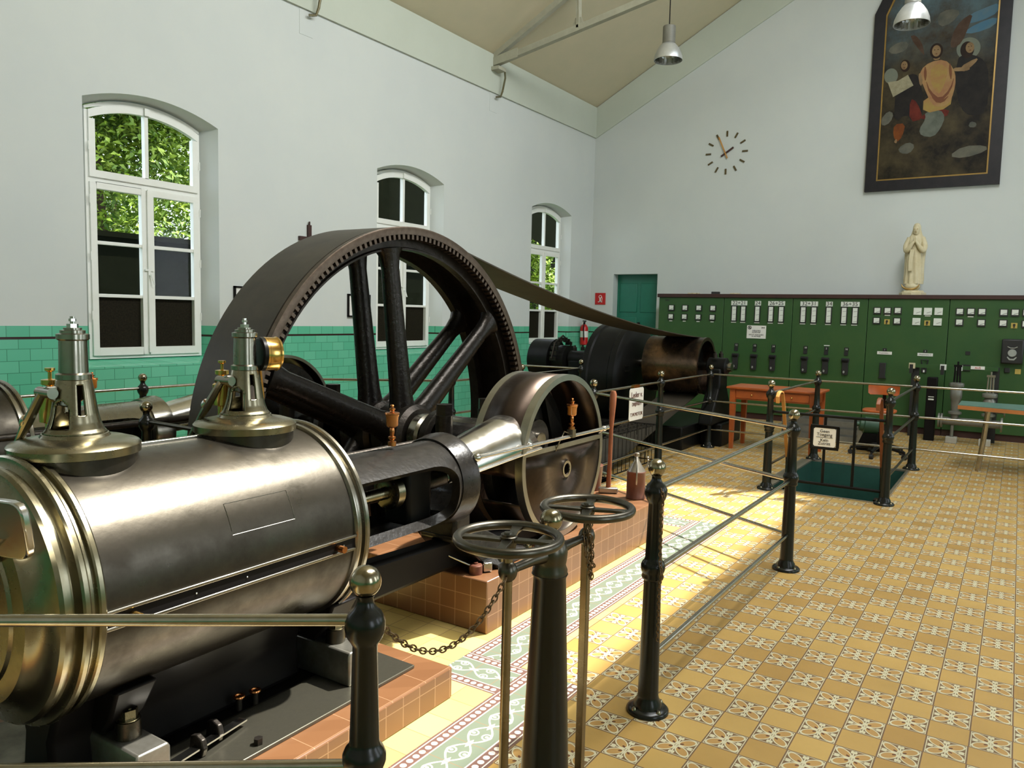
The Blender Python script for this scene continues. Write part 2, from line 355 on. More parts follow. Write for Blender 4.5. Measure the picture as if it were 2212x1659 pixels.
# ------------------------------------------------------------------ room shell
def grid_cells(xs, ys, cls, z, mats):
    b = bmesh.new(); uvl = b.loops.layers.uv.new('UVMap')
    for i in range(len(xs)-1):
        for j in range(len(ys)-1):
            k = cls((xs[i]+xs[i+1])/2, (ys[j]+ys[j+1])/2)
            if k is None: continue
            k, uvf = k
            P = [(xs[i], ys[j]), (xs[i+1], ys[j]), (xs[i+1], ys[j+1]), (xs[i], ys[j+1])]
            f = b.faces.new([b.verts.new((x, y, z)) for x, y in P]); f.material_index = k
            for lp, (x, y) in zip(f.loops, P): lp[uvl].uv = uvf(x, y) if uvf else (x, y)
    me = bpy.data.meshes.new('floor'); b.to_mesh(me); b.free()
    for m in mats: me.materials.append(m)
    o = bpy.data.objects.new('floor', me); COL.objects.link(o); return struct(o)
xs = sorted([-3.5, 2.70, 2.99, 5.80, 6.09, 7.75, 9.68, 13.75, 2.58, 5.80, 5.57, 2.62, 7.2]); ys = sorted([-3.5, 1.52, 1.811, 1.85, 2.141, .97, 1.98, 2.2, 7.15, 3.38, 4.12, 3.3, 5.8])
def cls(x, y):
    if 7.75 < x < 9.68 and .97 < y < 1.98: return None
    if 2.62 < x < 7.2 and 3.38 < y < 4.12: return None
    if x < 2.99 and 1.52 < y < 1.811: return (2, lambda X, Y: (X, Y-1.52))
    if 2.70 < x < 2.99 and 1.8 < y < 2.142: return (2, lambda X, Y: (Y+.02, X-2.70))
    if 2.99 < x < 6.09 and 1.85 < y < 2.141: return (2, lambda X, Y: (X, Y-1.85))
    if 5.80 < x < 6.09 and 2.14 < y < 5.8: return (2, lambda X, Y: (Y, X-5.80))
    if x < 5.80 and y > 1.8: return (1, None)
    return (0, None)
grid_cells(xs, ys, cls, 0.0, [FLOOR, PLAIN, BAND])

WIN = [.75, 4.55, 8.34, 12.16]
ZS, ZSP, RISE, HW = 1.075, 3.49, .135, .70
def arch_z(t, hw, sp, rise):   # t in -1..1
    R = (hw*hw+rise*rise)/(2*rise); return sp - (R-rise) + math.sqrt(max(0, R*R-(t*hw)**2))
def outline(cx, hw, zs, sp, rise, n=16):
    P = [(cx-hw, zs), (cx+hw, zs)]
    return P + [(cx-hw*(-1+2*i/n)*1.0, arch_z(1-2*i/n, hw, sp, rise)) for i in range(n+1)]
def wall_windows(name, y, sgn, x0, x1, z1, wins):
    # wall plane at y, recess goes towards y+sgn
    m = MB(); q = lambda P: m.b.faces.new([m.v(p) for p in P])
    cur = x0
    for cx in wins:
        q([(cur, y, 0), (cx-HW, y, 0), (cx-HW, y, z1), (cur, y, z1)])
        q([(cx-HW, y, 0), (cx+HW, y, 0), (cx+HW, y, ZS), (cx-HW, y, ZS)])
        n = 16
        for i in range(n):
            a, b_ = -1+2*i/n, -1+2*(i+1)/n
            q([(cx+a*HW, y, arch_z(a, HW, ZSP, RISE)), (cx+b_*HW, y, arch_z(b_, HW, ZSP, RISE)), (cx+b_*HW, y, z1), (cx+a*HW, y, z1)])
        A = outline(cx, HW, ZS, ZSP, RISE); B = outline(cx, HW-.10, ZS+.06, ZSP-.03, RISE)
        n = len(A)
        for i in range(n):
            j = (i+1) % n
            q([(A[i][0], y, A[i][1]), (A[j][0], y, A[j][1]), (B[j][0], y+sgn*.2, B[j][1]), (B[i][0], y+sgn*.2, B[i][1])])
            q([(B[i][0], y+sgn*.2, B[i][1]), (B[j][0], y+sgn*.2, B[j][1]), (B[j][0], y+sgn*.245, B[j][1]), (B[i][0], y+sgn*.245, B[i][1])])
        cur = cx+HW
    q([(cur, y, 0), (x1, y, 0), (x1, y, z1), (cur, y, z1)])
    return struct(m.build(name, WALL, smooth=0.5))
wall_windows('wall_left', YW, 1, -3.5, XB, 5.64, WIN)
wall_windows('wall_right', -3.5, -1, -3.5, XB, 5.64, WIN)
# outer leaves of the walls so that no daylight leaks round the reveals
def gable(name, x, door=None):
    m = MB(); q = lambda P: m.b.faces.new([m.v(p) for p in P])
    zr = lambda y: 5.64+.539*((YW-y) if y > 1.8 else (y+3.5))
    cuts = [-3.5, 1.8, YW] if not door else [-3.5, 1.8, door[0], door[1], YW]
    for a, b_ in zip(cuts[:-1], cuts[1:]):
        z0 = door[2] if door and a == door[0] else 0
        q([(x, a, z0), (x, b_, z0), (x, b_, zr(b_)), (x, a, zr(a))])
    if door:
        y0, y1, zt = door; d = .28
        q([(x, y0, 0), (x, y0, zt), (x+d, y0, zt), (x+d, y0, 0)]); q([(x, y1, 0), (x, y1, zt), (x+d, y1, zt), (x+d, y1, 0)]); q([(x, y0, zt), (x, y1, zt), (x+d, y1, zt), (x+d, y0, zt)])
    return struct(m.build(name, WALL, smooth=0.5))
gable('wall_back', XB, (5.72, 6.62, 2.468)); gable('wall_front', -3.5)
# ceiling with a long roof light in the slope on the right
def ceiling():
    m = MB(); q = lambda P: m.b.faces.new([m.v(p) for p in P]); zr = lambda y: 5.64+.539*((YW-y) if y > 1.8 else (y+3.5))
    q([(-3.5, YW, 5.64), (XB, YW, 5.64), (XB, 1.8, zr(1.8)), (-3.5, 1.8, zr(1.8))])
    X = [-3.5, 3.0, 11.6, XB]; Y = [-3.5, -.75, .72, 1.8]
    for i in range(3):
        for j in range(3):
            if i == 1 and j == 1: continue
            q([(X[i], Y[j], zr(Y[j])), (X[i+1], Y[j], zr(Y[j])), (X[i+1], Y[j+1], zr(Y[j+1])), (X[i], Y[j+1], zr(Y[j+1]))])
    return struct(m.build('ceiling', CEIL, smooth=.5))
ceiling()
# slightly darker, greener frieze bands under the ceiling
m = MB(); m.bb((-3.5, YW-.03, 5.066), (XB, YW+.01, 5.63)); struct(m.build('trim_1', TRIMP))
m = MB(); A = []
pl_ = [(XB-.03, YW-.03, 5.066), (XB-.03, YW-.03, 5.63), (XB-.03, 1.8, 5.63+.539*5.27), (XB-.03, 1.8, 5.066+.523*5.27)]
m.loft([[Vector(p) for p in pl_], [Vector(p)+Vector((.04, 0, 0)) for p in pl_]]); struct(m.build('trim_2', TRIMP))

# windows
def window(idx, cx, y, sgn):
    e = bpy.data.objects.new('window_%d' % idx, None); COL.objects.link(e); e.location = (cx, y, 1.135); struct(e)
    hw = .595; zb, sp, rise = 1.14, 3.455, .13; ztr = 2.80; yf = y; d = .05
    def bar(n, a, b_, m_=WHITE, bev=.004, **k):
        q = MB(); q.bb(a, b_); return q.build(n, m_, e, bevel=bev)
    Y0, Y1 = yf-.03, yf+.04
    # outer frame: stiles, sill, arched head
    q = MB(); q.bb((cx-hw, Y0, zb), (cx-hw+.045, Y1, sp-.03)); q.bb((cx+hw-.045, Y0, zb), (cx+hw, Y1, sp-.03)); q.bb((cx-hw+.045, Y0, zb), (cx+hw-.045, Y1, zb+.05))
    n = 16
    R0 = []; 
    for i in range(n+1):
        t = -1+2*i/n; zo = arch_z(t, hw, sp, rise); zi = arch_z(t*(hw-.045)/hw, hw-.0, sp-.045, rise)
        R0.append([Vector((cx+t*hw, Y0, zo)), Vector((cx+t*hw, Y1, zo)), Vector((cx+t*(hw-.001), Y1, zi)), Vector((cx+t*(hw-.001), Y0, zi))])
    q.loft(R0); q.bb((cx-hw+.045, Y0, ztr-.035), (cx+hw-.045, Y1, ztr+.035)); q.build('window_frame', WHITE, e)
    Y0 -= .018; Y1 -= .015
    # upper light with two panes
    q = MB(); x0, x1 = cx-hw+.03, cx+hw-.03; zb2 = ztr+.025
    q.bb((x0, Y0, zb2), (x0+.06, Y1-.02, sp-.106)); q.bb((x1-.06, Y0, zb2), (x1, Y1-.02, sp-.106)); q.bb((x0+.06, Y0, zb2), (x1-.06, Y1-.02, zb2+.065)); q.bb((cx-.019, Y0, zb2+.06), (cx+.019, Y1-.02, sp+rise-.08))
    R0 = []
    for i in range(n+1):
        t = -1+2*i/n; h = hw-.03; zo = arch_z(t, h, sp-.03, rise); zi = zo-.075
        R0.append([Vector((cx+t*h, Y0, zo)), Vector((cx+t*h, Y1-.02, zo)), Vector((cx+t*h, Y1-.02, zi)), Vector((cx+t*h, Y0, zi))])
    q.loft(R0); q.build('upper_light_frame', WHITE, e)
    for s in (-1, 1):
        q = MB(); a, b_ = (cx-hw+.03, cx-.004) if s < 0 else (cx+.004, cx+hw-.03); z0, z1 = zb+.03, ztr-.02
        q.bb((a, Y0, z0), (a+.06, Y1-.02, z1)); q.bb((b_-.06, Y0, z0), (b_, Y1-.02, z1)); q.bb((a+.06, Y0, z0), (b_-.06, Y1-.02, z0+.075)); q.bb((a+.06, Y0, z1-.06), (b_-.06, Y1-.02, z1))
        hgt = (z1-z0-.135)/3
        for k in (1, 2): zz = z0+.075+hgt*k; q.bb((a+.06, Y0+.005, zz-.016), (b_-.06, Y1-.025, zz+.016))
        sash = q.build('casement_sash', WHITE, e, bevel=.004)
        for k in range(3):
            g = MB(); g.bb((a+.055, yf-.002, z0+.07+hgt*k), (b_-.055, yf+.002, z0+.08+hgt*(k+1))); g.build('pane', FROST if k == 0 else GLASS, sash)
        g = MB(); g.bb((min(cx+s*.019, cx+s*(hw-.09)), yf-.002, zb2+.06), (max(cx+s*.019, cx+s*(hw-.09)), yf+.002, sp-.03+.02)); g.build('pane', GLASS, e)
        q = MB()
        for zz in (1.55, 2.1, 2.62, 3.1): q.cyl((cx+s*(hw-.02), Y0-.012, zz-.04), (cx+s*(hw-.02), Y0-.012, zz+.04), .006, seg=8)
        q.build('hinge', WHITE, e)
    q = MB(); q.bb((cx-.014, Y0-.018, zb+.05), (cx+.014, Y0, ztr-.03)); q.cyl((cx, Y0-.01, 1.95), (cx, Y0-.04, 1.95), .009, seg=8); q.tube([(cx, Y0-.04, 1.96), (cx+.01, Y0-.045, 1.92), (cx+.03, Y0-.05, 1.86)], .008, 6)
    q.box((cx, Y0-.01, 2.0), (.09, .015, .015)); q.build('espagnolette_bolt', WHITE, e)
    q = MB(); q.box((cx, Y0-.012, sp+rise-.07), (.05, .02, .07)); q.build('window_catch', WHITE, e)
    return e
for i, cx in enumerate(WIN): window(i+1, cx, YW+.2, 1)
# garden outside the left windows
m = MB(); m.bb((-20, YW+.6, -.3), (45, 40, -.2)); o = m.build('ground', GRASS); struct(o)
def tree(x, y, h, r, n, label, grp=None, seed=1):
    rnd = random.Random(seed); t = thing('garden_tree', (x, y, -.2), label, 'tree', grp)
    q = MB(); q.tube([(x, y, -.2), (x+.1, y, 1.5), (x-.05, y+.1, h*.6)], [.16, .13, .06], 8); q.build('trunk', BARK, t)
    V = []; F = []
    blobs = [(x+rnd.uniform(-r, r)*.8, y+rnd.uniform(-r, r)*.6, h*.62+rnd.uniform(-1, 1)*h*.36, rnd.uniform(.35, .6)*r) for _ in range(26)]
    for i in range(n):
        bx, by, bz, br = rnd.choice(blobs); d = Vector((rnd.gauss(0, 1), rnd.gauss(0, 1), rnd.gauss(0, 1))).normalized()*br*rnd.uniform(.75, 1.05)
        c = Vector((bx, by, bz))+d; a = Vector((rnd.gauss(0, 1), rnd.gauss(0, 1), rnd.gauss(0, .6))).normalized(); b2 = a.cross(d+Vector((.01, .02, .5))).normalized(); s = rnd.uniform(.04, .085)
        k = len(V); V += [c-a*s, c-b2*s*.45, c+a*s+Vector((0, 0, -s*.5)), c+b2*s*.45]; F.append((k, k+1, k+2, k+3))
    me = bpy.data.meshes.new('foliage'); me.from_pydata([tuple(v) for v in V], [], F); me.materials.append(LEAF)
    o = bpy.data.objects.new('foliage', me); COL.objects.link(o); o.parent = t; o.location = -t.location; return t
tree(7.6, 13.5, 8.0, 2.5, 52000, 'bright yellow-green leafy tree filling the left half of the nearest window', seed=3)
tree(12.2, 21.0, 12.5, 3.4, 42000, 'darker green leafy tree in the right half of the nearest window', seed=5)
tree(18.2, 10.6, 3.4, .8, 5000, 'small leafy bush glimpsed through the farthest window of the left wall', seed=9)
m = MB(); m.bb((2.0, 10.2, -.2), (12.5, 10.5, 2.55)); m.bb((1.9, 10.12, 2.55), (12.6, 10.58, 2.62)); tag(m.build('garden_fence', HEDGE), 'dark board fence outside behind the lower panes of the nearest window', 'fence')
t = thing('garden_shed', (15, 13.5, -.2), 'dark outbuilding seen through the middle arched window', 'building')  # near-black block added to keep the farther window panes dark
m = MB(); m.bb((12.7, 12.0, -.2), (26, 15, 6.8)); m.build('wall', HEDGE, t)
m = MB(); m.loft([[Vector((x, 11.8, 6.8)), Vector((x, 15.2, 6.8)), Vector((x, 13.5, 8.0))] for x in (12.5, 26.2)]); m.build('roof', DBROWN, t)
# door
e = bpy.data.objects.new('door_1', None); COL.objects.link(e); e.location = (XB+.25, 6.17, 0); struct(e)
m = MB(); m.bb((XB+.2, 5.70, 0), (XB+.26, 6.64, 2.475)); m.build('door_leaf', TEALP, e)
m = MB()
for a, b_ in ((5.78, 6.13), (6.2, 6.56)):
    for z0, z1 in ((1.75, 2.3), (.95, 1.65), (.15, .85)):
        m.bb((XB+.185, a, z0), (XB+.2, b_, z1))
m.build('door_panel', TEALP, e, bevel=.02)
m = MB(); m.cyl((XB+.2, 6.15, 1.5), (XB+.17, 6.15, 1.5), .035, seg=12); m.bb((XB+.17, 6.12, 1.36), (XB+.2, 6.18, 1.56)); m.build('door_handle', DARK, e, bevel=.01)
# roof truss
def truss(x, full=True):
    t = thing('roof_truss', (x, YW, 5.5), 'slim painted steel roof truss springing from the left wall near the corner' if full else 'lower wall end of the nearer roof truss at top left', 'truss')
    L = 5.3
    def beam(n, p0, p1, w=.06):
        q = MB(); d = Vector(p1)-Vector(p0); R = Matrix((Vector((1, 0, 0)), d.normalized(), Vector((1, 0, 0)).cross(d.normalized()))).transposed()
        c = (Vector(p0)+Vector(p1))/2; q.box(c+R@Vector((-.035, 0, 0)), (.008, d.length, w*1.4), rot=R); q.box(c+R@Vector((0, 0, w*.7)), (.09, d.length, .01), rot=R); q.box(c+R@Vector((.035, 0, 0)), (.008, d.length, w*1.4), rot=R)
        return q.build(n, TRUSSP, t)
    if full:
        beam('top_chord', (x, 7.12, 5.60), (x, 1.8, 8.41), .075); beam('bottom_chord', (x, 7.1, 5.50), (x, 1.8, 6.49), .06)
        for yy in (5.62, 3.9): zz = 5.5+(7.1-yy)*.187; beam('strut', (x, yy, zz), (x, yy+.02, 5.6+(7.12-yy)*.528), .03)
        q = MB(); q.prism([(-.09, 0), (.09, 0), (.05, .12), (-.05, .12)], (x-.02, 5.62, 5.8), (0, 1, 0), (0, 0, 1), .02); q.build('gusset_plate', TRUSSP, t); q = MB(); q.prism([(0, 0), (-.45, .06), (-.45, .2), (0, .12)], (x-.05, 7.08, 5.46), (0, 1, 0), (0, 0, 1), .01); q.build('gusset_plate', TRUSSP, t)
    q = MB(); q.bb((x-.1, 6.93, 5.38), (x+.1, 7.1, 5.43)); q.build('bearing_plate', TRUSSP, t)
    q = MB(); q.tube([(x+.1, 6.95, 5.4), (x+.13, 6.96, 5.3), (x+.12, 7.0, 5.1), (x+.1, 7.02, 5.02), (x+.02, 7.05, 5.0)], .016, 8); q.build('cable_conduit', OLIVE, t)
    return t
truss(10.22); truss(6.42, False)
for x in (6.42, 10.22):
    m = MB(); m.bb((x-.08, YW-.004, 4.78), (x+.12, YW+.01, 5.06)); m.build('trim_%d' % (3 if x < 7 else 4), WALL)['kind'] = 'structure'
# pendant lamps
def pendant(x, y, zb, label):
    t = thing('pendant_lamp', (x, y, zb), label, 'lamp', 'silver bell-shaped pendant lamps')
    m = MB(); pr_ = [(0, .187), (.005, .19), (.06, .183), (.13, .155), (.19, .115), (.225, .082)]; m.lathe(pr_, (x, y, zb), seg=40, cap=False); m.nonorm = False; m.build('lamp_shade', SILVER, t, solid=.004)
    m = MB(); m.lathe([(.215, .083), (.23, .088), (.235, .085), (.44, .085), (.45, .08)], (x, y, zb), seg=32); m.build('lamp_housing', GREYP, t)
    for k in range(16): a = 2*PI*k/16; m = MB(); m.box((x+.15*math.cos(a), y+.15*math.sin(a), zb+.04), (.05, .004, .07), rz=a); m.build('reflector_fin', BRIGHT, t)
    m = MB(); m.ball((x, y, zb+.13), .05, sz=1.4); m.build('bulb', METERW, t)
    ztop = 5.5+(7.1-y)*.187-.03; m = MB(); m.cyl((x, y, zb+.44), (x, y, max(ztop, zb+.6)), .008, seg=8); m.build('cord', DARK, t)
    return t
pendant(10.22, 4.23, 5.11, 'silver bell pendant lamp hanging in front of the plain ceiling slope')
pendant(10.22, 1.28, 5.06, 'silver bell pendant lamp at top right in front of the painting')

# ------------------------------------------------------------------ back wall: clock, painting, fire sign
CLKM = simple('clock_mark_brown', (.09, .065, .02), .5)
t = thing('wall_clock', (XB, 4.52, 4.56), 'wall clock of twelve loose brown bars and two hands on the white gable wall', 'clock')
for k in range(12):
    a = 2*PI*k/12; c = (XB-.008, 4.52-.325*math.sin(a), 4.56+.325*math.cos(a)); m = MB(); m.box(c, (.015, .027, .095), rot=Matrix.Rotation(a, 3, 'X')); m.build('hour_mark', CLKM, t)
def hand(n, a, l0, l1, w, mt, x):
    m = MB(); u = Vector((0, -math.sin(a), math.cos(a))); c = Vector((x, 4.535, 4.55))+u*(l1-l0)/2; m.box(c, (.008, w, l1+l0), rot=Matrix.Rotation(a, 3, 'X')); m.build(n, mt, t)
hand('hour_hand', math.radians(57), .09, .165, .03, DBROWN, XB-.02); hand('minute_hand', math.radians(-24), .10, .31, .022, YELW, XB-.032)
t = thing('religious_painting', (XB, 1.32, 5.0), 'tall dark-framed oil painting of three robed figures on the gable wall', 'painting')
yl, yr, zb, zt = 2.235, .40, 3.725, 6.45
def fr(n, P, x, th, mt, bev=0): q = MB(); q.prism([(-(p[0]), p[1]) for p in P], (x, 0, 0), (0, -1, 0), (0, 0, 1), th); return q.build(n, mt, t, bevel=bev)
out = [(yl, zb), (yr, zb), (yr, zt), (yr+.25, zt+.55), (yl-.25, zt+.55), (yl, zt)]
FB = simple('dark_picture_frame', (.009, .009, .011), .35, 0, c2=(.016, .014, .016), scale=8, spec=.25)
PAINT, n_, l_, b_ = mat('painted_stormy_clouds'); c1_, _ = noise_mix(n_, l_, (.008, .006, .004), (.062, .048, .022), 2.6, 8); X_ = NX(n_, l_); (x_, y_, z_), tc_ = sep(n_, l_)
c2_, _ = noise_mix(n_, l_, (.05, .035, .02), (.10, .17, .20), 1.9, 8); f_ = n_.new('ShaderNodeMapRange'); l_.new(z_, f_.inputs[0]); f_.inputs[1].default_value = 5.5; f_.inputs[2].default_value = 6.7
l_.new(X_.mix(f_.outputs[0], c1_, c2_), b_.inputs['Base Color']); b_.inputs['Roughness'].default_value = .5; b_.inputs['Specular IOR Level'].default_value = .15
fw_ = .16
q = MB(); inn = [(yl-fw_, zb+fw_), (yr+fw_, zb+fw_), (yr+fw_, zt-.03), (yr+.25+.1, zt+.42), (yl-.25-.1, zt+.42), (yl-fw_, zt-.03)]
q.loft([[Vector((x, p[0], p[1])) for p in poly] for x, poly in ((XB-.005, out), (XB-.07, out))] + [[Vector((XB-.06, p[0], p[1])) for p in inn], [Vector((XB-.02, p[0], p[1])) for p in inn]], cap=False); q.build('picture_frame', FB, t)
i2 = [(p[0]*1.0+(.02 if p[0] < 1.3 else -.02), p[1]+(.02 if p[1] < 5 else -.02)) for p in inn]
q = MB(); q.loft([[Vector((XB-.055, p[0], p[1])) for p in inn], [Vector((XB-.06, p[0], p[1])) for p in i2], [Vector((XB-.02, p[0], p[1])) for p in i2]], cap=False); q.build('gilt_slip', GOLD, t)
fr('canvas', inn, XB-.025, .004, PAINT)
def P_(poly, mt, lay, n='painted_figure'):   # crop coordinates of the painting (px, py of a 1397x1659 view) -> wall plane
    pts = []
    for _ in range(1):
        Q = []
        for (ax, ay), (bx, by) in zip(poly, poly[1:]+poly[:1]): Q += [(ax*.75+bx*.25, ay*.75+by*.25), (ax*.25+bx*.75, ay*.25+by*.75)]
        poly = Q if len(poly) < 60 and 'book' not in n else poly
    for a, b2 in poly:
        u = (a-165-(1505-b2)*.075)/925.; vz = (1490-b2)/ (1490-10.); pts.append((yl-fw_-u*(yl-yr-2*fw_), zb+fw_+vz*(2.50)))
    q = MB(); q.prism([(-p[0], p[1]) for p in pts], (XB-.0292-.0006*lay, 0, 0), (0, -1, 0), (0, 0, 1), .0004); q.build(n, mt, t)
pc = lambda nm, c, c2, s=6: simple(nm, tuple(v*.62 for v in c), .5, 0, c2=tuple(v*.55 for v in c2), scale=s, spec=.1)
SK = pc('painted_skin', (.42, .28, .14), (.32, .2, .1)); RO = pc('painted_rose_robe', (.46, .22, .11), (.62, .40, .16), 4); RD = pc('painted_red_cloth', (.22, .04, .025), (.12, .02, .015)); BRh = pc('painted_dark_hair', (.03, .018, .012), (.05, .03, .02)); GYr = pc('painted_grey_robe', (.13, .15, .12), (.25, .27, .22)); DKr = pc('painted_dark_robe', (.02, .018, .018), (.04, .035, .03)); OR = pc('painted_orange_cloth', (.30, .09, .02), (.2, .06, .02)); WG = pc('painted_wing', (.09, .05, .03), (.14, .09, .06)); BK = pc('painted_book_page', (.5, .46, .3), (.42, .38, .24), 20); HL = pc('painted_halo', (.22, .25, .20), (.3, .32, .24)); SKY = pc('painted_blue_sky', (.10, .24, .36), (.2, .3, .34), 3); YG = pc('painted_gold_cloth', (.5, .36, .1), (.55, .3, .12), 10)
el = lambda cx, cy, rx, ry, n=20: [(cx+rx*math.cos(2*PI*i/n), cy+ry*math.sin(2*PI*i/n)) for i in range(n)]
P_([(900, 180), (960, 100), (1100, 60), (1190, 40), (1185, 120), (1060, 170)], SKY, 1, 'painted_sky_patch'); P_([(900, 250), (1010, 190), (1180, 150), (1160, 230), (1000, 270)], SKY, 1, 'painted_sky_patch')
CL = pc('painted_pale_cloud', (.22, .21, .16), (.12, .13, .11), 3)
for p in ([(280, 300), (380, 240), (470, 260), (440, 330), (330, 350)], [(700, 60), (800, 20), (900, 60), (820, 150), (720, 170)], [(210, 930), (280, 850), (330, 880), (300, 960), (230, 990)], [(360, 1200), (450, 1150), (510, 1190), (460, 1260), (380, 1250)], [(780, 1310), (900, 1230), (1080, 1240), (1090, 1290), (900, 1340)], [(960, 1020), (1010, 1040), (1000, 1080), (940, 1070)]): P_(p, CL, 1, 'painted_cloud')
P_(el(950, 390, 95, 95), HL, 1, 'painted_halo'); P_(el(310, 540, 60, 70), HL, 1, 'painted_halo')
P_([(590, 400), (470, 210), (520, 200), (575, 280), (595, 370)], WG, 2, 'painted_wing'); P_([(800, 350), (830, 230), (890, 140), (990, 90), (960, 190), (900, 330), (840, 370)], WG, 2, 'painted_wing')
P_([(350, 640), (420, 560), (520, 540), (560, 620), (580, 760), (570, 960), (480, 970), (440, 900), (330, 960), (340, 760)], DKr, 2); P_([(470, 760), (530, 800), (580, 960), (460, 975)], RD, 3); P_([(330, 980), (430, 980), (400, 1100), (350, 1150), (320, 1080)], OR, 3)
P_(el(432, 465, 42, 55), BRh, 4); P_(el(425, 460, 28, 38), SK, 5); P_([(280, 592), (370, 590), (415, 690), (325, 732)], BK, 5, 'painted_book'); P_([(370, 590), (455, 548), (500, 650), (415, 690)], BK, 6, 'painted_book')
P_([(860, 470), (900, 440), (1000, 450), (1080, 520), (1110, 640), (1090, 960), (960, 980), (880, 900), (840, 700)], DKr, 2); P_(el(940, 400, 55, 72), BRh, 3); P_(el(962, 385, 34, 46), SK, 4); P_([(880, 540), (1010, 480), (1025, 500), (960, 560), (900, 590)], SK, 5)
P_([(590, 900), (720, 890), (760, 960), (720, 1060), (660, 1130), (560, 1110), (540, 1050), (600, 960)], GYr, 3); P_([(520, 960), (620, 900), (800, 890), (770, 970)], RD, 2)
P_([(585, 760), (820, 760), (800, 885), (575, 915)], YG, 4, 'painted_gold_hem'); P_([(640, 460), (760, 455), (830, 540), (850, 640), (830, 760), (790, 850), (720, 872), (650, 840), (610, 740), (560, 600), (560, 520)], RO, 5); P_([(650, 500), (740, 490), (790, 560), (740, 720), (700, 760), (640, 640)], YG, 6)
RF = pc('painted_robe_fold', (.24, .09, .05), (.30, .13, .06), 4)
for fi, p in enumerate(([(600, 600), (640, 720), (720, 800), (800, 720), (840, 600), (810, 740), (720, 830), (630, 750)], [(620, 680), (680, 790), (740, 810), (800, 770), (740, 840), (670, 820)], [(600, 480), (615, 560), (600, 640), (585, 560)], [(800, 480), (820, 560), (810, 660), (790, 560)])): P_(p, RF, 7+fi, 'painted_fold')
P_([(540, 560), (565, 540), (580, 640), (555, 670)], SK, 6); P_([(830, 540), (900, 545), (960, 555), (955, 580), (880, 578), (830, 570)], SK, 6); P_(el(694, 372, 54, 68), BRh, 6); P_(el(694, 372, 36, 50), SK, 7); P_([(672, 410), (718, 410), (722, 452), (668, 452)], SK, 4); 
for ex, ey, s_ in ((680, 362, 1), (708, 362, 1), (418, 452, .8), (434, 452, .8), (952, 375, .9), (974, 375, .9)): P_(el(ex, ey, 6*s_, 3.5*s_, 8), BRh, 8, 'painted_eye'); 
for ex, ey in ((694, 398), (425, 482), (964, 408)): P_(el(ex, ey, 9, 3, 8), RD, 8, 'painted_mouth')
P_([(325, 1140), (350, 1110), (355, 1140), (345, 1158)], SK, 5)
t = thing('fire_point_sign', (XB, 6.885, 2.0), 'small red and white fire extinguisher sign beside the teal door', 'sign')
m = MB(); m.bb((XB-.012, 6.775, 1.885), (XB-.001, 6.995, 2.11)); m.build('sign_plate', REDP, t)
m = MB(); m.bb((XB-.014, 6.87, 1.93), (XB-.012, 6.90, 2.02)); m.bb((XB-.014, 6.84, 1.93), (XB-.012, 6.93, 1.945)); m.ring((XB-.013, 6.885, 2.035), (1, 0, 0), .028, .006, 20, 6); m.tube([(XB-.013, 6.86, 2.05), (XB-.013, 6.84, 2.0), (XB-.013, 6.85, 1.95)], .005, 6); m.build('extinguisher_symbol', PAPER, t)
t = thing('fire_extinguisher', (13.3, 7.0, 1.1), 'red fire extinguisher on the left wall near the corner', 'extinguisher')
m = MB(); m.lathe([(0, .06), (.02, .078), (.33, .078), (.38, .05), (.40, .025)], (13.3, 7.0, 1.1), seg=24); m.build('cylinder_body', REDP, t)
m = MB(); m.cyl((13.3, 7.0, 1.5), (13.3, 7.0, 1.54), .02); m.box((13.27, 6.98, 1.56), (.12, .02, .02)); m.tube([(13.3, 6.98, 1.54), (13.22, 6.96, 1.54), (13.2, 6.96, 1.4), (13.21, 6.95, 1.2)], .01, 8); m.build('valve_and_hose', DARK, t)
m = MB(); m.lathe([(.15, .0795), (.27, .0795)], (13.3, 7.0, 1.1), seg=24, cap=False); m.build('paper_label', PAPER, t)
# left wall odds
t = thing('wall_crucifix', (6.49, YW, 2.4), 'wooden crucifix on the left wall rising just above the flywheel rim', 'crucifix')
m = MB(); m.bb((6.45, YW-.03, 2.2), (6.50, YW-.001, 2.64)); m.cyl((6.475, YW-.02, 2.64), (6.475, YW-.02, 2.68), .01, seg=8); m.build('upright', DBROWN, t); m = MB(); m.bb((6.32, YW-.035, 2.45), (6.63, YW-.001, 2.50)); m.build('crossbar', DBROWN, t)
def pic(x, z, label):
    t = thing('picture_frame', (x, YW, z), label, 'picture'); m = MB(); w, h = .20, .145
    m.bb((x-w, YW-.025, z-h), (x+w, YW-.001, z-h+.02)); m.bb((x-w, YW-.025, z+h-.02), (x+w, YW-.001, z+h)); m.bb((x-w, YW-.025, z-h), (x-w+.02, YW-.001, z+h)); m.bb((x+w-.02, YW-.025, z-h), (x+w, YW-.001, z+h)); m.build('frame', DARK, t)
    m = MB(); m.bb((x-w+.01, YW-.015, z-h+.01), (x+w-.01, YW-.002, z+h-.01)); m.build('print', PAPER, t)
    m = MB(); m.prism([(-.1, -.06), (.1, -.07), (.12, -.02), (.05, .02), (.02, -.01), (-.05, .03), (-.12, -.02)], (x, YW-.0155, z), (1, 0, 0), (0, 0, 1), .001); m.build('engraved_image', GREYP, t); return t
pic(7.31, 1.715, 'small dark-framed engine print on the wall seen between the flywheel spokes')
pic(5.62, 1.74, 'small dark picture frame almost hidden behind the left side of the flywheel rim')

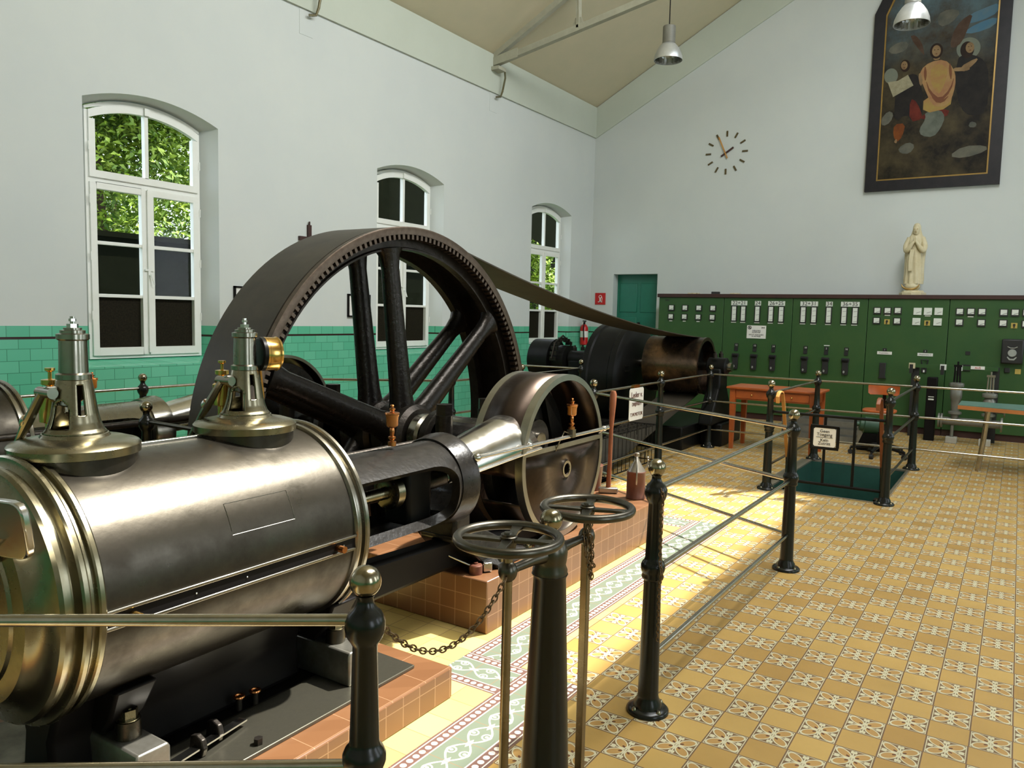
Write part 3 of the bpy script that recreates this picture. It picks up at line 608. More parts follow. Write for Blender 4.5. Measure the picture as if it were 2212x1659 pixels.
# ------------------------------------------------------------------ plinths and wheel pit
def plinth(a, b_, label, extra=None):
    m = MB(); m.bb(a, b_); o = m.build('engine_plinth', RED, bevel=.008); tag(o, label, 'plinth', None); return o
def both(fn):
    for k in (False, True): MIR[0] = k; fn(k)
    MIR[0] = False
YC, ZC, CX = 2.475, .785, 4.17
def plinths(k):
    plinth((-1.2, 1.94, 0), (2.577, 3.05, .137), 'low red-tiled plinth under the far cylinder' if k else 'low red-tiled plinth under the big near cylinder')
    m = MB(); m.bb((-1.0, 2.328, .1372), (2.297, 2.622, .146)); o = m.build('oil_trough', DARK); tag(o, 'black oily trough between the strips of the far bed plate' if k else 'black oily trough under the near cylinder between its bed plate strips', 'trough')  # flat black slab paints the deep shade of the hollow below the cylinder
    plinth((3.20, 2.195, 0), (5.575, 3.33, .28), 'red-tiled plinth under the far crank' if k else 'long red-tiled plinth carrying the near crank disc and oil cans')
    m = MB(); m.bb((-1.0, 2.06, .1372), (2.47, 2.325, .152)); m.bb((2.30, 2.325, .1372), (2.47, 2.95, .152)); m.bb((-1.0, 2.625, .1372), (2.30, 2.95, .152)); o = m.build('bed_plate', PLATE, bevel=.004); tag(o, 'worn grey steel bed plate lying on the far low plinth' if k else 'worn grey steel bed plate with nuts lying on the near low plinth', 'bed plate')
PLATE = simple('oily_bed_plate', (.17, .16, .12), .38, .85, c2=(.09, .085, .065), scale=7, rv=.1)
both(plinths)
m = MB()
m.bb((2.6, 3.36, -.9), (7.22, 4.14, -.85)); m.bb((2.6, 3.36, -.9), (2.62, 4.14, -.002)); m.bb((7.20, 3.36, -.9), (7.22, 4.14, -.002)); m.bb((2.6, 3.36, -.9), (7.22, 3.38, -.002)); m.bb((2.6, 4.12, -.9), (7.22, 4.14, -.002))
struct(m.build('trim_5', DARK))

# ------------------------------------------------------------------ the two steam engines
def nut(m, c, r, h, ax=(0, 0, 1)): m.lathe([(0, r), (h, r)], c, ax, 6)
def bonnet(x, e, k, gauge):
    o = (x, YC, 0)
    m = MB(); m.lathe([(1.06, .178), (1.178, .178)], o, seg=48); m.build('valve_neck', LAG, e)
    m = MB(); m.lathe([(1.176, .180), (1.179, .188), (1.204, .189), (1.212, .182), (1.222, .15), (1.231, .10), (1.240, .095), (1.243, .088)], o, seg=56); bon = m.build('valve_bonnet', OLIVE, e)
    # tapered stand with windows
    def prof(z):
        P = [(1.24, .088), (1.252, .078), (1.272, .070), (1.30, .063), (1.34, .057), (1.38, .051), (1.41, .045)]
        for (a, ra), (b_, rb) in zip(P, P[1:]):
            if z <= b_: return ra+(rb-ra)*max(0, (z-a))/(b_-a)
        return .044
    q = MB(); nz, na = 40, 72
    V = [[q.v((x+prof(1.24+.17*i/nz)*math.cos(2*PI*j/na), YC+prof(1.24+.17*i/nz)*math.sin(2*PI*j/na), 1.24+.17*i/nz)) for j in range(na)] for i in range(nz+1)]
    for i in range(nz):
        for j in range(na):
            z = 1.24+.17*(i+.5)/nz; a = math.degrees(2*PI*(j+.5)/na) % 180
            w1 = abs(a-24) < 24 and 1.256 < z < 1.345 and ((a-24)/24)**2+max(0, (z-1.315)/.03)**2 < 1   # arched opening
            w2 = abs(a-80) < 8 and 1.30 < z < 1.392
            if not (w1 or w2): q.b.faces.new((V[i][j], V[i][(j+1) % na], V[i+1][(j+1) % na], V[i+1][j]))
    q.build('valve_stand', OLIVE, e, solid=.009)
    m = MB(); m.cyl((x, YC, 1.21), (x, YC, 1.41), .018, seg=14); m.build('valve_spindle', STEEL, e)
    m = MB(); m.lathe([(1.405, .046), (1.41, .051), (1.425, .051), (1.43, .042), (1.53, .040), (1.535, .047), (1.55, .047), (1.553, .036), (1.562, .036), (1.564, .026), (1.57, .026)], o, seg=40); cy = m.build('spring_cylinder', STEEL, e)
    m = MB(); nut(m, (x, YC, 1.57), .017, .012); m.cyl((x, YC, 1.58), (x, YC, 1.605), .007, seg=10); nut(m, (x, YC, 1.59), .011, .008); m.build('spindle_nut', BRIGHT, cy)
    # side bracket, roller and eccentric rod running down to the lay shaft
    m = MB(); m.prism([(0, -.03), (-.05, -.015), (-.085, .02), (-.085, .045), (-.05, .045), (0, .05)], (x+.0, YC+.015, 1.345), (1, .0, 0), (0, 0, 1), .02); br = m.build('rocker_bracket', STEEL, e, bevel=.003)
    m = MB(); m.cyl((x-.075, YC-.02, 1.37), (x-.075, YC+.06, 1.37), .017, seg=20); m.build('roller', STEEL, br)
    m = MB(); m.tube([(x-.078, YC+.03, 1.375), (x-.095, YC+.10, 1.27), (x-.10, YC+.13, 1.23), (x-.10, YC+.32, .98)], [.013, .016, .012, .013], 10); rod = m.build('eccentric_rod', STEEL, e)
    m = MB(); m.lathe([(0, .018), (.012, .02), (.024, .018)], (x-.094, YC+.098, 1.285), (-.02, .19, -.25), 16); m.build('rod_collar', BRIGHT, rod)
    # brass lubricator behind
    m = MB(); lx, ly = x-.01, YC+.125; m.lathe([(1.17, .018), (1.26, .018), (1.265, .034), (1.345, .036), (1.35, .03), (1.352, .006), (1.39, .006)], (lx, ly, 0), seg=24); lb = m.build('lubricator', BRASS, e)
    m = MB(); m.lathe([(1.375, .006), (1.38, .012), (1.385, .026), (1.40, .026), (1.403, .006), (1.425, .006), (1.43, .015), (1.438, .015)], (lx, ly, 0), seg=24); m.build('lubricator_cap', BRASS, lb)
    if gauge:
        m = MB(); m.lathe([(0, .058), (.006, .066), (.03, .066)], (x+.055, YC-.005, 1.468), (.95, -.3, 0), 40); gg = m.build('pressure_gauge', BLACKS, e)
        m = MB(); m.lathe([(.02, .0665), (.065, .064), (.072, .068), (.08, .064), (.08, .0)], (x+.055, YC-.005, 1.468), (.95, -.3, 0), 40, cap=False); m.build('brass_rim', BRASS, gg)
        m = MB(); m.tube([(x+.07, YC, 1.41), (x+.10, YC+.02, 1.30), (x+.10, YC+.03, 1.2)], .006, 8); m.build('gauge_pipe', BRASS, gg)
def oiler(x, y, z, e, name='sight_feed_lubricator'):
    m = MB(); m.lathe([(0, .020), (.02, .020), (.022, .011), (.03, .011), (.035, .018), (.043, .018), (.047, .009), (.062, .012), (.075, .013), (.085, .01), (.09, .022), (.094, .024)], (x, y, z), seg=20); o = m.build(name, COPPER, e)
    m = MB(); m.lathe([(.094, .026), (.097, .028), (.135, .029), (.145, .033), (.15, .033)], (x, y, z), seg=24); m.build('oil_glass', AMBER, o)
    m = MB(); m.lathe([(.15, .034), (.153, .036), (.158, .034), (.162, .012), (.168, .010), (.172, .015), (.178, .015), (.181, .006), (.187, .006), (.19, .010), (.196, .006)], (x, y, z), seg=20); m.build('lubricator_cap', COPPER, o)
def shell_patch(q, x0, x1, a0, a1, R, th, op):   # curved plate with a rounded opening; op=(xa,xb,aa,ab,rx,ra)
    N = 64; xa, xb, aa, ab, rx, ra = op
    def outer(i):
        t = i/N*4; s, f = int(t) % 4, t-int(t); return [(x0+(x1-x0)*f, a0), (x1, a0+(a1-a0)*f), (x1+(x0-x1)*f, a1), (x0, a1+(a0-a1)*f)][s]
    def inner(i):
        u, v = outer(i); cu, cv = (x0+x1)/2, (a0+a1)/2; t = i/N*4; s, f = int(t) % 4, t-int(t)
        P = [(xa+(xb-xa)*f, aa), (xb, aa+(ab-aa)*f), (xb+(xa-xb)*f, ab), (xa, ab+(aa-ab)*f)][s]
        px, pa = P
        dx = (px-(xb-rx))/rx if px > xb-rx else 0; da = ((pa-(ab-ra))/ra if pa > ab-ra else ((pa-(aa+ra))/ra if pa < aa+ra else 0))
        if dx > 0 and da != 0:
            L = max(abs(dx), abs(da))/math.hypot(dx, da); px = xb-rx+dx*L*rx; pa = (ab-ra+da*L*ra) if da > 0 else (aa+ra+da*L*ra)
        return px, pa
    P3 = lambda u, a, r: Vector((u, YC-r*math.cos(a), ZC+r*math.sin(a)))
    K = 6; G = [[None]*N for _ in range(K+1)]
    for i in range(N):
        (iu, ia), (ou, oa) = inner(i), outer(i)
        for k in range(K+1):
            f = k/K; rr = R+(.018*math.exp(-(f*5)**2) if k else .018); G[k][i] = q.v(P3(iu+(ou-iu)*f, ia+(oa-ia)*f, rr))
    for k in range(K):
        for i in range(N): q.b.faces.new((G[k][i], G[k][(i+1) % N], G[k+1][(i+1) % N], G[k+1][i]))
    I = [q.v(P3(*inner(i), R-th)) for i in range(N)]
    for i in range(N): q.b.faces.new((G[0][i], G[0][(i+1) % N], I[(i+1) % N], I[i]))
def engine(k):
    e = thing('steam_engine', (1.6, 7.5-YC if k else YC, .15), 'second steam engine beyond the flywheel, its polished cylinder end cut by the left edge' if k else 'large near steam engine with dark polished cylinder and two tall valve bonnets', 'steam engine')
    o = (0, YC, ZC); X = (1, 0, 0)
    m = MB(); m.lathe([(1.165, .385), (2.15, .385)], o, X, 96, cap=False); m.nonorm = False; m.build('cylinder_lagging', LAG, e)
    m = MB(); m.lathe([(.985, .0), (.985, .225), (.978, .232), (.978, .242), (.986, .25), (.992, .30), (1.0, .306), (1.012, .312), (1.030, .332), (1.042, .36), (1.046, .375), (1.056, .383), (1.066, .383), (1.068, .375), (1.085, .375), (1.092, .385), (1.094, .402), (1.10, .407), (1.112, .407), (1.118, .402), (1.119, .386), (1.14, .385), (1.141, .396), (1.146, .400), (1.158, .400), (1.163, .396), (1.165, .385)], o, X, 96, cap=False)
    m.build('cylinder_front_cover', OLIVE, e)
    m = MB(); m.lathe([(2.14, .385), (2.145, .398), (2.155, .40), (2.165, .398), (2.167, .388), (2.178, .388), (2.18, .402), (2.186, .407), (2.20, .407), (2.206, .400), (2.207, .25), (2.19, .1), (2.19, .0)], o, X, 96, cap=False); m.build('cylinder_rear_ring', STEEL, e)
    m = MB(); m.lathe([(2.206, .385), (2.21, .25)], o, X, 64, cap=False); m.build('rear_cover', BLACK, e)
    for z in (.783, .733):
        m = MB(); y = YC-math.sqrt(.388**2-(z-ZC)**2); m.box((1.655, y, z), (.99, .012, .011)); m.build('lagging_strip', STEEL, e, bevel=.003)
    m = MB(); a = math.radians(93); m.box((1.655, YC-.388*math.cos(a), ZC+.388*math.sin(a)), (.99, .02, .012))
    m.build('lagging_strip', STEEL, e, bevel=.003)
    m = MB(); m.box((1.655, YC-.383, .758), (.99, .006, .04)); m.build('lagging_joint', DARK, e)
    for sx in (1.24, 2.045):
        m = MB(); m.cyl((sx, YC-.37, .757), (sx, YC-.405, .757), .011, seg=14); m.cyl((sx, YC-.405, .757), (sx, YC-.428, .757), .014, .013, seg=16); m.build('drain_cock', COPPER if sx > 2 else BRASS, e)
    for sx in (1.45, 1.64, 2.08): m = MB(); m.ball((sx, YC-.386, .758), .004, 8); m.build('strip_screw', BRIGHT, e)
    if not k:
        for zz in (0,): 
            m = MB(); a0, a1 = math.radians(18), math.radians(34); P = [(1.60, a0), (1.86, a0), (1.86, a1), (1.60, a1), (1.60, a0)]; pts = []
            for (u0, b0), (u1, b1) in zip(P, P[1:]):
                for i in range(8): f = i/8; aa = b0+(b1-b0)*f; pts.append((u0+(u1-u0)*f, YC-.3855*math.cos(aa), ZC+.3855*math.sin(aa)))
            m.tube(pts, .0010, 6); m.build('inspection_hatch_edge', STEEL, e)
        m = MB(); w = []
        for i in range(24): a = 2*PI*i/24; w.append((.12*math.copysign(abs(math.cos(a))**.45, math.cos(a)), .08*math.copysign(abs(math.sin(a))**.45, math.sin(a))))
        m.prism(w, (.965, 2.175, 1.06), (0, -1, .1), (-.15, -.05, 1), .022); m.build('indicator_cover', BRIGHT, e, bevel=.005)
        m = MB(); m.cyl((.93, 2.22, 1.03), (.99, 2.3, .95), .02); m.build('indicator_bracket', OLIVE, e)
    bonnet(1.295, e, k, False); bonnet(1.94, e, k, not k)
    # saddle and feet
    m = MB()
    m.prism([(-.10, .152), (.10, .152), (.08, .30), (.14, .44), (-.14, .44), (-.08, .30)], (1.15, YC, 0), (0, 1, 0), (0, 0, 1), .98); m.build('cylinder_saddle', DARK, e, bevel=.02)
    for fx in (1.33, 2.22):
        for s in (-1, 1):
            m = MB(); yy = YC+s*.17
            m.prism([(-.058, .152), (.058, .152), (.058, .275), (.05, .29), (-.05, .29), (-.058, .275)], (fx, yy-.165, 0), (1, 0, 0), (0, 0, 1), -.33); 
            ft = m.build('foot', FOOT, e, bevel=.006); m = MB(); m.loft([[Vector((fx+x, YC+s*y0, z)) for x, y0 in ((-w, a0), (w, a0), (w, a1), (-w, a1))] for z, w, a0, a1 in ((.288, .05, .03, .13), (.36, .06, .06, .2), (.47, .07, .06, .26))]); m.build('foot_web', DARK, e, bevel=.01)
            m = MB(); m.lathe([(0, .040), (.055, .037)], (fx, yy+s*.03, .29), seg=24); m.build('bolt_boss', LAG, ft)
            m = MB(); m.lathe([(0, .034), (.006, .036)], (fx, yy+s*.03, .345), seg=24); nut(m, (fx, yy+s*.03, .351), .031, .03); m.cyl((fx, yy+s*.03, .381), (fx, yy+s*.03, .389), .013, seg=12); m.build('hexagon_nut', OLIVE, ft)
    # trunk frame with open sides
    q = MB()
    shell_patch(q, 2.205, 3.17, -PI/2, PI/2, .212, .03, (2.22, 3.02, -.85, .60, .15, .42))
    n0 = len(q.b.verts)
    q2 = MB(); shell_patch(q2, 2.205, 3.17, -PI/2, PI/2, .212, .03, (2.22, 3.02, -.85, .60, .15, .42))
    for v in q2.b.verts: v.co.y = 2*YC-v.co.y
    FM = STEEL if k else BLACK; q.build('trunk_guide_frame', FM, e, smooth=50); q2.build('trunk_guide_frame', FM, e, smooth=50)
    m = MB(); m.lathe([(3.06, .19), (3.06, .222), (3.09, .230), (3.12, .232), (3.15, .24), (3.18, .24), (3.19, .23), (3.19, .19), (3.06, .19)], o, X, 64, cap=False); m.build('frame_end_ring', FM, e)
    m = MB(); m.lathe([(2.205, .30), (2.24, .30), (2.25, .245), (2.27, .23)], o, X, 64, cap=False); m.build('frame_flange', BLACK, e)
    m = MB(); m.lathe([(2.21, .03), (2.735, .03), (2.735, .060), (2.745, .082), (2.79, .082), (2.79, .05), (2.99, .05)], o, X, 40); cr = m.build('piston_rod', OLIVE, e)
    m = MB()
    for i in range(8): a = 2*PI*i/8; m.cyl((2.735, YC+.069*math.cos(a), ZC+.069*math.sin(a)), (2.743, YC+.069*math.cos(a), ZC+.069*math.sin(a)), .006, seg=8)
    m.build('flange_bolts', DARK, cr)
    m = MB(); m.box((2.90, YC, ZC), (.18, .16, .34)); m.build('crosshead', BLACKS, e, bevel=.02)
    oiler(2.757, YC-.02, 1.012, e)
    # frame pedestal and long bed casting
    m = MB(); m.loft([[Vector((x, YC+y, z)) for x, y in ((3.13, -.12), (3.27, -.12), (3.27, .12), (3.13, .12))] for z in (.46, .62)]); m.build('frame_pedestal', BLACK, e, bevel=.02)
    m = MB(); m.loft([[Vector((x0, YC-w, z)), Vector((x1, YC-w, z)), Vector((x1, YC+w, z)), Vector((x0, YC+w, z))] for z, x0, x1, w in ((.281, 3.39, 3.80, .22), (.30, 3.39, 3.80, .22), (.34, 3.30, 3.66, .17), (.5, 3.12, 3.36, .14))]); ft = m.build('pedestal_foot', BLACK, e, bevel=.01)
    for s in (-1, 1):
        for fx in (3.45, 3.73): m = MB(); nut(m, (fx, YC+s*.19, .30), .026, .03); m.cyl((fx, YC+s*.19, .33), (fx, YC+s*.19, .345), .012, seg=10); m.build('foundation_nut', OLIVE, ft)
    m = MB(); m.loft([[Vector((x, YC+s*w, z)) for s, z in ((-1, .30), (1, .30), (1, zt), (-1, zt))] for x, w, zt in ((2.2, .05, .50), (3.2, .05, .46), (3.6, .10, .42), (4.6, .12, .38))]); m.build('bed_girder', DARK, e, bevel=.02)
    # main bearing pedestal
    m = MB(); m.loft([[Vector((CX+x, y, z)) for x, y in ((-w, 2.86), (w, 2.86), (w, 3.18), (-w, 3.18))] for z, w in ((.281, .42), (.33, .40), (.5, .24), (.72, .2), (.86, .2), (.93, .12))]); mb = m.build('main_bearing_pedestal', BLACK, e, bevel=.02)
    m = MB(); m.lathe([(2.84, .13), (2.86, .15), (3.18, .15), (3.2, .13)], (CX, 0, ZC+.02), (0, 1, 0), 36); m.build('bearing_cap', STEEL, mb)
    for bx in (-.29, .17): m = MB(); m.cyl((CX+bx, 3.02, .8), (CX+bx, 3.02, 1.0), .055, seg=20); nut(m, (CX+bx, 3.02, 1.0), .055, .07); m.build('cap_bolt', IRON, mb)
    m = MB()
    m.lathe([(3.22, .19), (3.23, .205), (3.28, .205), (3.29, .19), (3.29, .16), (3.25, .15), (3.22, .16)], (CX-.03, 0, ZC), (0, 1, 0), 48); ec = m.build('eccentric_sheave', IRON, e)
    m = MB(); m.lathe([(3.2, .10), (3.36, .10)], (CX, 0, ZC), (0, 1, 0), 30); m.build('shaft_collar', STEEL, e)
    # connecting rod cover (polished half pipe)
    q = MB(); n = 24; rings = []
    for i in range(9):
        f = i/8; cx, cz, rr = 3.06+f*.80, .80+f*.075, .125+f*.06
        rings.append([Vector((cx-(.12*f)*math.sin(a), YC-rr*math.cos(a), cz+rr*math.sin(a)*1.0)) for a in [PI*j/n for j in range(n+1)]])
    q.loft(rings, close=False, cap=False); cv = q.build('connecting_rod_cover', BRIGHT, e, smooth=60, solid=.006)
    m = MB()
    for s in (-1, 1): m.tube([(3.06, YC+s*.128, .80), (3.86, YC+s*.188, .875)], .007, 8)
    m.build('cover_edge_bead', BRIGHT, cv)
    m = MB(); m.tube([(3.0, YC, ZC), (3.9, YC, .84), (4.0, YC, .9)], [.045, .055, .055], 16); m.cyl((3.98, YC-.09, .89), (3.98, YC+.09, .89), .13, seg=30); m.build('connecting_rod', IRON, e)
    # crank disc with its splash guard drum
    m = MB(); m.lathe([(2.56, .0), (2.56, .43), (2.575, .44), (2.62, .44), (2.63, .43), (2.63, 0)], (CX, 0, ZC), (0, 1, 0), 64); cdk = m.build('crank_disc', BLACK, e)
    m = MB(); m.cyl((3.98, 2.36, .89), (3.98, 2.58, .89), .055, seg=24); m.build('crank_pin', STEEL, cdk)
    m = MB(); m.prism([(.1, -.40), (.36, -.18), (.36, .1), (.1, .36), (.24, .0)], (CX, 2.56, ZC), (1, 0, 0), (0, 0, 1), .04); m.build('balance_weight', BLACK, cdk)
    m = MB(); m.lathe([(2.33, .498), (2.62, .498)], (CX, 0, ZC), (0, 1, 0), 96, cap=False, xr=(1, 0, 0), a0=math.radians(-188), a1=math.radians(152)); gd = m.build('splash_guard_drum', GUARD, e, solid=.004)
    for y0, y1, nm in ((2.295, 2.345, 'guard_rim'), (2.61, 2.655, 'guard_rim')):
        m = MB(); m.lathe([(y0, .466), (y0, .502), (y1, .502), (y1, .498), (y0+.006, .49), (y0+.006, .466), (y0, .466)] if nm and y0 < 2.5 else [(y0, .498), (y0, .503), (y1, .503), (y1, .48), (y1-.006, .48)], (CX, 0, ZC), (0, 1, 0), 96, cap=False); m.build(nm, GRIM, e)
    # lower half plate with peep hole and straight bright top edge
    q = MB(); N = 48; A = []; B = []; hx, hz, hr = CX+.02, .70, .036; zt = .852
    for i in range(N):
        a = 2*PI*i/N; d = (math.cos(a), math.sin(a)); t = 5
        # outer boundary: circle r .47 clipped at z=zt
        bq = d[0]*(hx-CX)+d[1]*(hz-ZC); cq = (hx-CX)**2+(hz-ZC)**2-.47**2; t = -bq+math.sqrt(bq*bq-cq)
        if d[1] > 1e-6: t = min(t, (zt-hz)/d[1])
        A.append(q.v((hx+d[0]*hr, 2.302, hz+d[1]*hr))); B.append(q.v((hx+d[0]*t, 2.302, hz+d[1]*t)))
    for i in range(N): q.b.faces.new((A[i], A[(i+1) % N], B[(i+1) % N], B[i]))
    gp = q.build('guard_front_plate', GUARD, e, solid=.004)
    m = MB(); m.lathe([(0, .036), (0, .052), (-.006, .052), (-.006, .036), (0, .036)], (hx, 2.300, hz), (0, 1, 0), 40, cap=False); m.build('peep_hole_ring', BRIGHT, gp)
    m = MB(); m.box((CX+.0, 2.299, zt+.0), (.93, .008, .028)); m.build('plate_top_edge', GRIM, gp)
    # hand rail over the guard with its lubricator
    m = MB(); m.tube([(3.19, 2.27, .915), (3.67, 2.262, .913), (4.66, 2.25, .912)], .0115, 12); hr_ = m.build('guard_handrail', BRIGHT, e)
    for p in ((3.19, 2.27, .915), (3.69, 2.262, .913), (4.60, 2.25, .912)): m = MB(); m.ball(p, .024 if p[0] < 3.3 else .018, 18); m.build('rail_ball', BRIGHT, hr_)
    m = MB(); m.tube([(3.16, 2.3, .86), (3.19, 2.27, .915)], .01, 10); m.tube([(4.60, 2.25, .912), (4.62, 2.3, .88)], .009, 8); m.build('rail_bracket', BRIGHT, hr_)
    m = MB(); m.box((4.16, 2.255, .93), (.04, .04, .05)); m.tube([(4.14, 2.255, .93), (4.08, 2.26, .95), (4.05, 2.27, .9), (4.05, 2.3, .83)], .004, 6); m.build('lubricator_block', STEEL, e)
    oiler(4.16, 2.255, .95, e)
    # dark valve gear under the cylinder on the inner side
    m = MB(); m.cyl((.9, YC+.36, .90), (3.6, YC+.36, .90), .022, seg=14); ls = m.build('lay_shaft', IRON, e)
    for x in (1.1, 1.75, 2.35): m = MB(); m.cyl((x, YC+.36, .9), (x+.06, YC+.36, .9), .09, seg=28); m.build('cam', IRON, ls)
FOOT = simple('worn_foot_steel', (.34, .33, .29), .42, .9, c2=(.24, .23, .19), scale=12)
GUARD = simple('brown_blued_guard_sheet', (.065, .046, .035), .36, .9, c2=(.035, .025, .018), scale=3, rv=.08)
GRIM = simple('ground_steel_rim', (.42, .41, .36), .3, 1, c2=(.36, .35, .30), scale=12)
both(engine)

# ------------------------------------------------------------------ flywheel, shaft, belt
e = thing('flywheel', (CX, 3.75, ZC), 'huge dark six-armed flywheel with toothed inner rim between the two engines', 'flywheel'); YA = (0, 1, 0); o = (CX, 0, ZC)
m = MB(); m.lathe([(3.53, 1.375), (3.53, 1.42), (4.02, 1.42), (4.02, 1.375), (3.53, 1.375)], o, YA, 160, cap=False); m.build('rim', IRON, e)
m = MB(); m.lathe([(3.495, 1.385), (3.49, 1.425), (3.495, 1.436), (3.53, 1.436), (3.535, 1.42), (3.535, 1.385), (3.495, 1.385)], o, YA, 160, cap=False); m.build('near_rim_band', RIMM, e)
m = MB(); N = 184
for i in range(N):
    a = 2*PI*i/N; R = Matrix.Rotation(-a, 3, 'Y'); c = Vector((CX, 3.527, ZC))+R@Vector((1.369, 0, 0)); m.box(c, (.034, .055, .022), rot=R)
m.build('barring_teeth', RIMM, e)['kind'] = 'stuff'
for y in (3.60, 3.90):
    m = MB(); m.lathe([(y-.03, 1.285), (y-.03, 1.297), (y-.012, 1.305), (y-.01, 1.38), (y+.01, 1.38), (y+.012, 1.305), (y+.03, 1.297), (y+.03, 1.285), (y-.03, 1.285)], o, YA, 128, cap=False); m.build('rim_flange', IRON, e)
ARM = simple('dark_iron_arm', (.030, .025, .021), .3, .7, c2=(.018, .015, .012), scale=12, bump=.25, bscale=35, rv=.06)
for y in (3.60, 3.90):
    for k in range(6):
        a = math.radians(98+60*k); d = Vector((math.cos(a), 0, math.sin(a))); t_ = Vector((-math.sin(a), 0, math.cos(a))); rings = []
        for r, w, h in ((.10, .13, .085), (.20, .108, .075), (.3, .09, .068), (.7, .08, .06), (1.16, .068, .055), (1.25, .085, .06), (1.30, .13, .065)):
            rings.append([Vector((CX, y, ZC))+d*r+t_*(w*math.cos(2*PI*j/24))+Vector((0, h*math.sin(2*PI*j/24), 0)) for j in range(24)])
        m = MB(); m.loft(rings); m.build('arm', ARM, e, smooth=60)
for y in (3.60, 3.90):
    m = MB(); m.lathe([(y-.14, .13), (y-.14, .19), (y-.11, .22), (y+.11, .22), (y+.14, .19), (y+.14, .13)], o, YA, 48); m.build('hub', IRON, e)
m = MB(); m.cyl((CX, 2.6, ZC), (CX, 4.9, ZC), .095, seg=32); m.build('crankshaft', STEEL, e)
m = MB(); m.lathe([(3.36, .10), (3.36, .15), (3.38, .165), (3.44, .165), (3.46, .15)], o, YA, 36); m.build('hub_collar', STEEL, e)
PX, PZ, PR = 10.02, 1.03, .372
e = thing('drive_belt', (7.0, 3.78, 1.9), 'wide flat leather drive belt running from the flywheel down to the generator pulley', 'belt')
R1 = 1.425; d = math.hypot(PX-CX, PZ-ZC); base = math.atan2(PZ-ZC, PX-CX); th = math.acos((R1-PR)/d)
a_t, a_b = base+th, base-th; pts = []
for i in range(81): a = a_t+(2*PI-(a_t-a_b))*i/80; pts.append((CX+R1*math.cos(a), ZC+R1*math.sin(a)))
pb0 = (CX+R1*math.cos(a_b), ZC+R1*math.sin(a_b)); pb1 = (PX+PR*math.cos(a_b), PZ+PR*math.sin(a_b)); pt1 = (PX+PR*math.cos(a_t), PZ+PR*math.sin(a_t)); pt0 = (CX+R1*math.cos(a_t), ZC+R1*math.sin(a_t))
for i in range(1, 24): f = i/24; pts.append((pb0[0]+(pb1[0]-pb0[0])*f, pb0[1]+(pb1[1]-pb0[1])*f))
for i in range(25): a = a_b+(a_t-a_b)*i/24; pts.append((PX+PR*math.cos(a), PZ+PR*math.sin(a)))
for i in range(1, 32): f = i/32; pts.append((pt1[0]+(pt0[0]-pt1[0])*f, pt1[1]+(pt0[1]-pt1[1])*f-.13*4*f*(1-f)))
def belt_part(P, closed, th_, nm, mt):
    q = MB(); n = len(P); rings = []
    for i, (x, z) in enumerate(P):
        a, b_ = P[(i-1) % n], P[(i+1) % n]; t = Vector((b_[0]-a[0], 0, b_[1]-a[1])).normalized(); nn = Vector((t.z, 0, -t.x))
        cxz = Vector((x, 0, z)); s = -1 if True else 1
        o1 = Vector((x, 0, z))-nn*0; o2 = Vector((x, 0, z))+nn*th_
        rings.append([q.v(o1+Vector((0, 3.545, 0))), q.v(o1+Vector((0, 4.015, 0))), q.v(o2+Vector((0, 4.015, 0))), q.v(o2+Vector((0, 3.545, 0)))])
    for i in range(n if closed else n-1):
        for j in range(4): q.b.faces.new((rings[i][j], rings[i][(j+1) % 4], rings[(i+1) % n][(j+1) % 4], rings[(i+1) % n][j]))
    return q.build(nm, mt, e, smooth=40)
belt_part(pts, True, .010, 'belt_band', BELT)

# ------------------------------------------------------------------ generator with belt pulley
e = thing('generator', (10.0, 4.4, 0), 'big black dynamo with wide worn belt pulley in front of the green switchboard', 'generator')
PUL = simple('worn_pulley_face', (.20, .12, .07), .3, .9, c2=(.04, .03, .022), scale=3.2, rv=.1)
m = MB(); m.lathe([(3.44, PR-.04), (3.44, PR+.006), (3.47, PR+.006), (3.5, PR), (4.14, PR), (4.17, PR+.006), (4.2, PR+.006), (4.2, PR-.04), (4.17, PR-.03), (3.47, PR-.03), (3.44, PR-.04)], (PX, 0, PZ), YA, 72, cap=False); pu = m.build('belt_pulley', PUL, e)
m = MB(); m.lathe([(3.6, .07), (3.6, PR-.03), (3.64, PR-.03), (3.64, .07)], (PX, 0, PZ), YA, 48); m.build('pulley_web', BLACKS, pu)
m = MB(); m.cyl((PX, 3.1, PZ), (PX, 5.9, PZ), .06, seg=24); m.build('armature_shaft', STEEL, e)
m = MB(); m.lathe([(4.38, .40), (4.38, .66), (4.42, .73), (4.44, .75), (4.52, .75), (4.54, .73), (4.82, .73), (4.84, .75), (4.92, .75), (4.94, .72), (5.0, .6), (5.0, .3)], (PX, 0, .80), YA, 72); m.build('field_yoke', BLACKS, e)
m = MB()
for z_ in (.93, 1.0): m.box((PX-.45, 4.37, z_), (.14, .01, .012))
m.build('cast_lettering_bars', IRON, e)
for y0, y1, nm in ((5.25, 5.45, 'rear_bearing_pedestal'), (3.20, 3.38, 'front_bearing_pedestal')):
    m = MB(); m.loft([[Vector((PX+x, y, z)) for x, y in ((-w, y0), (w, y0), (w, y1), (-w, y1))] for z, w in ((.3, .42), (.4, .40), (.75, .16), (PZ-.02, .15))]); bp_ = m.build(nm, BLACKS, e, bevel=.02)
    m = MB(); m.lathe([(y0-.05, .09), (y0-.03, .12), (y1+.02, .12), (y1+.03, .10)], (PX, 0, PZ), YA, 32); m.build('bearing_housing', BLACKS, bp_)
    m = MB()
    for dx in (-.12, .12): m.lathe([(0, .03), (.05, .03), (.06, .015), (.08, .015)], (PX+dx, (y0+y1)/2, PZ+.12), (0, 0, 1), 12)
    m.build('grease_cups', IRON, bp_)
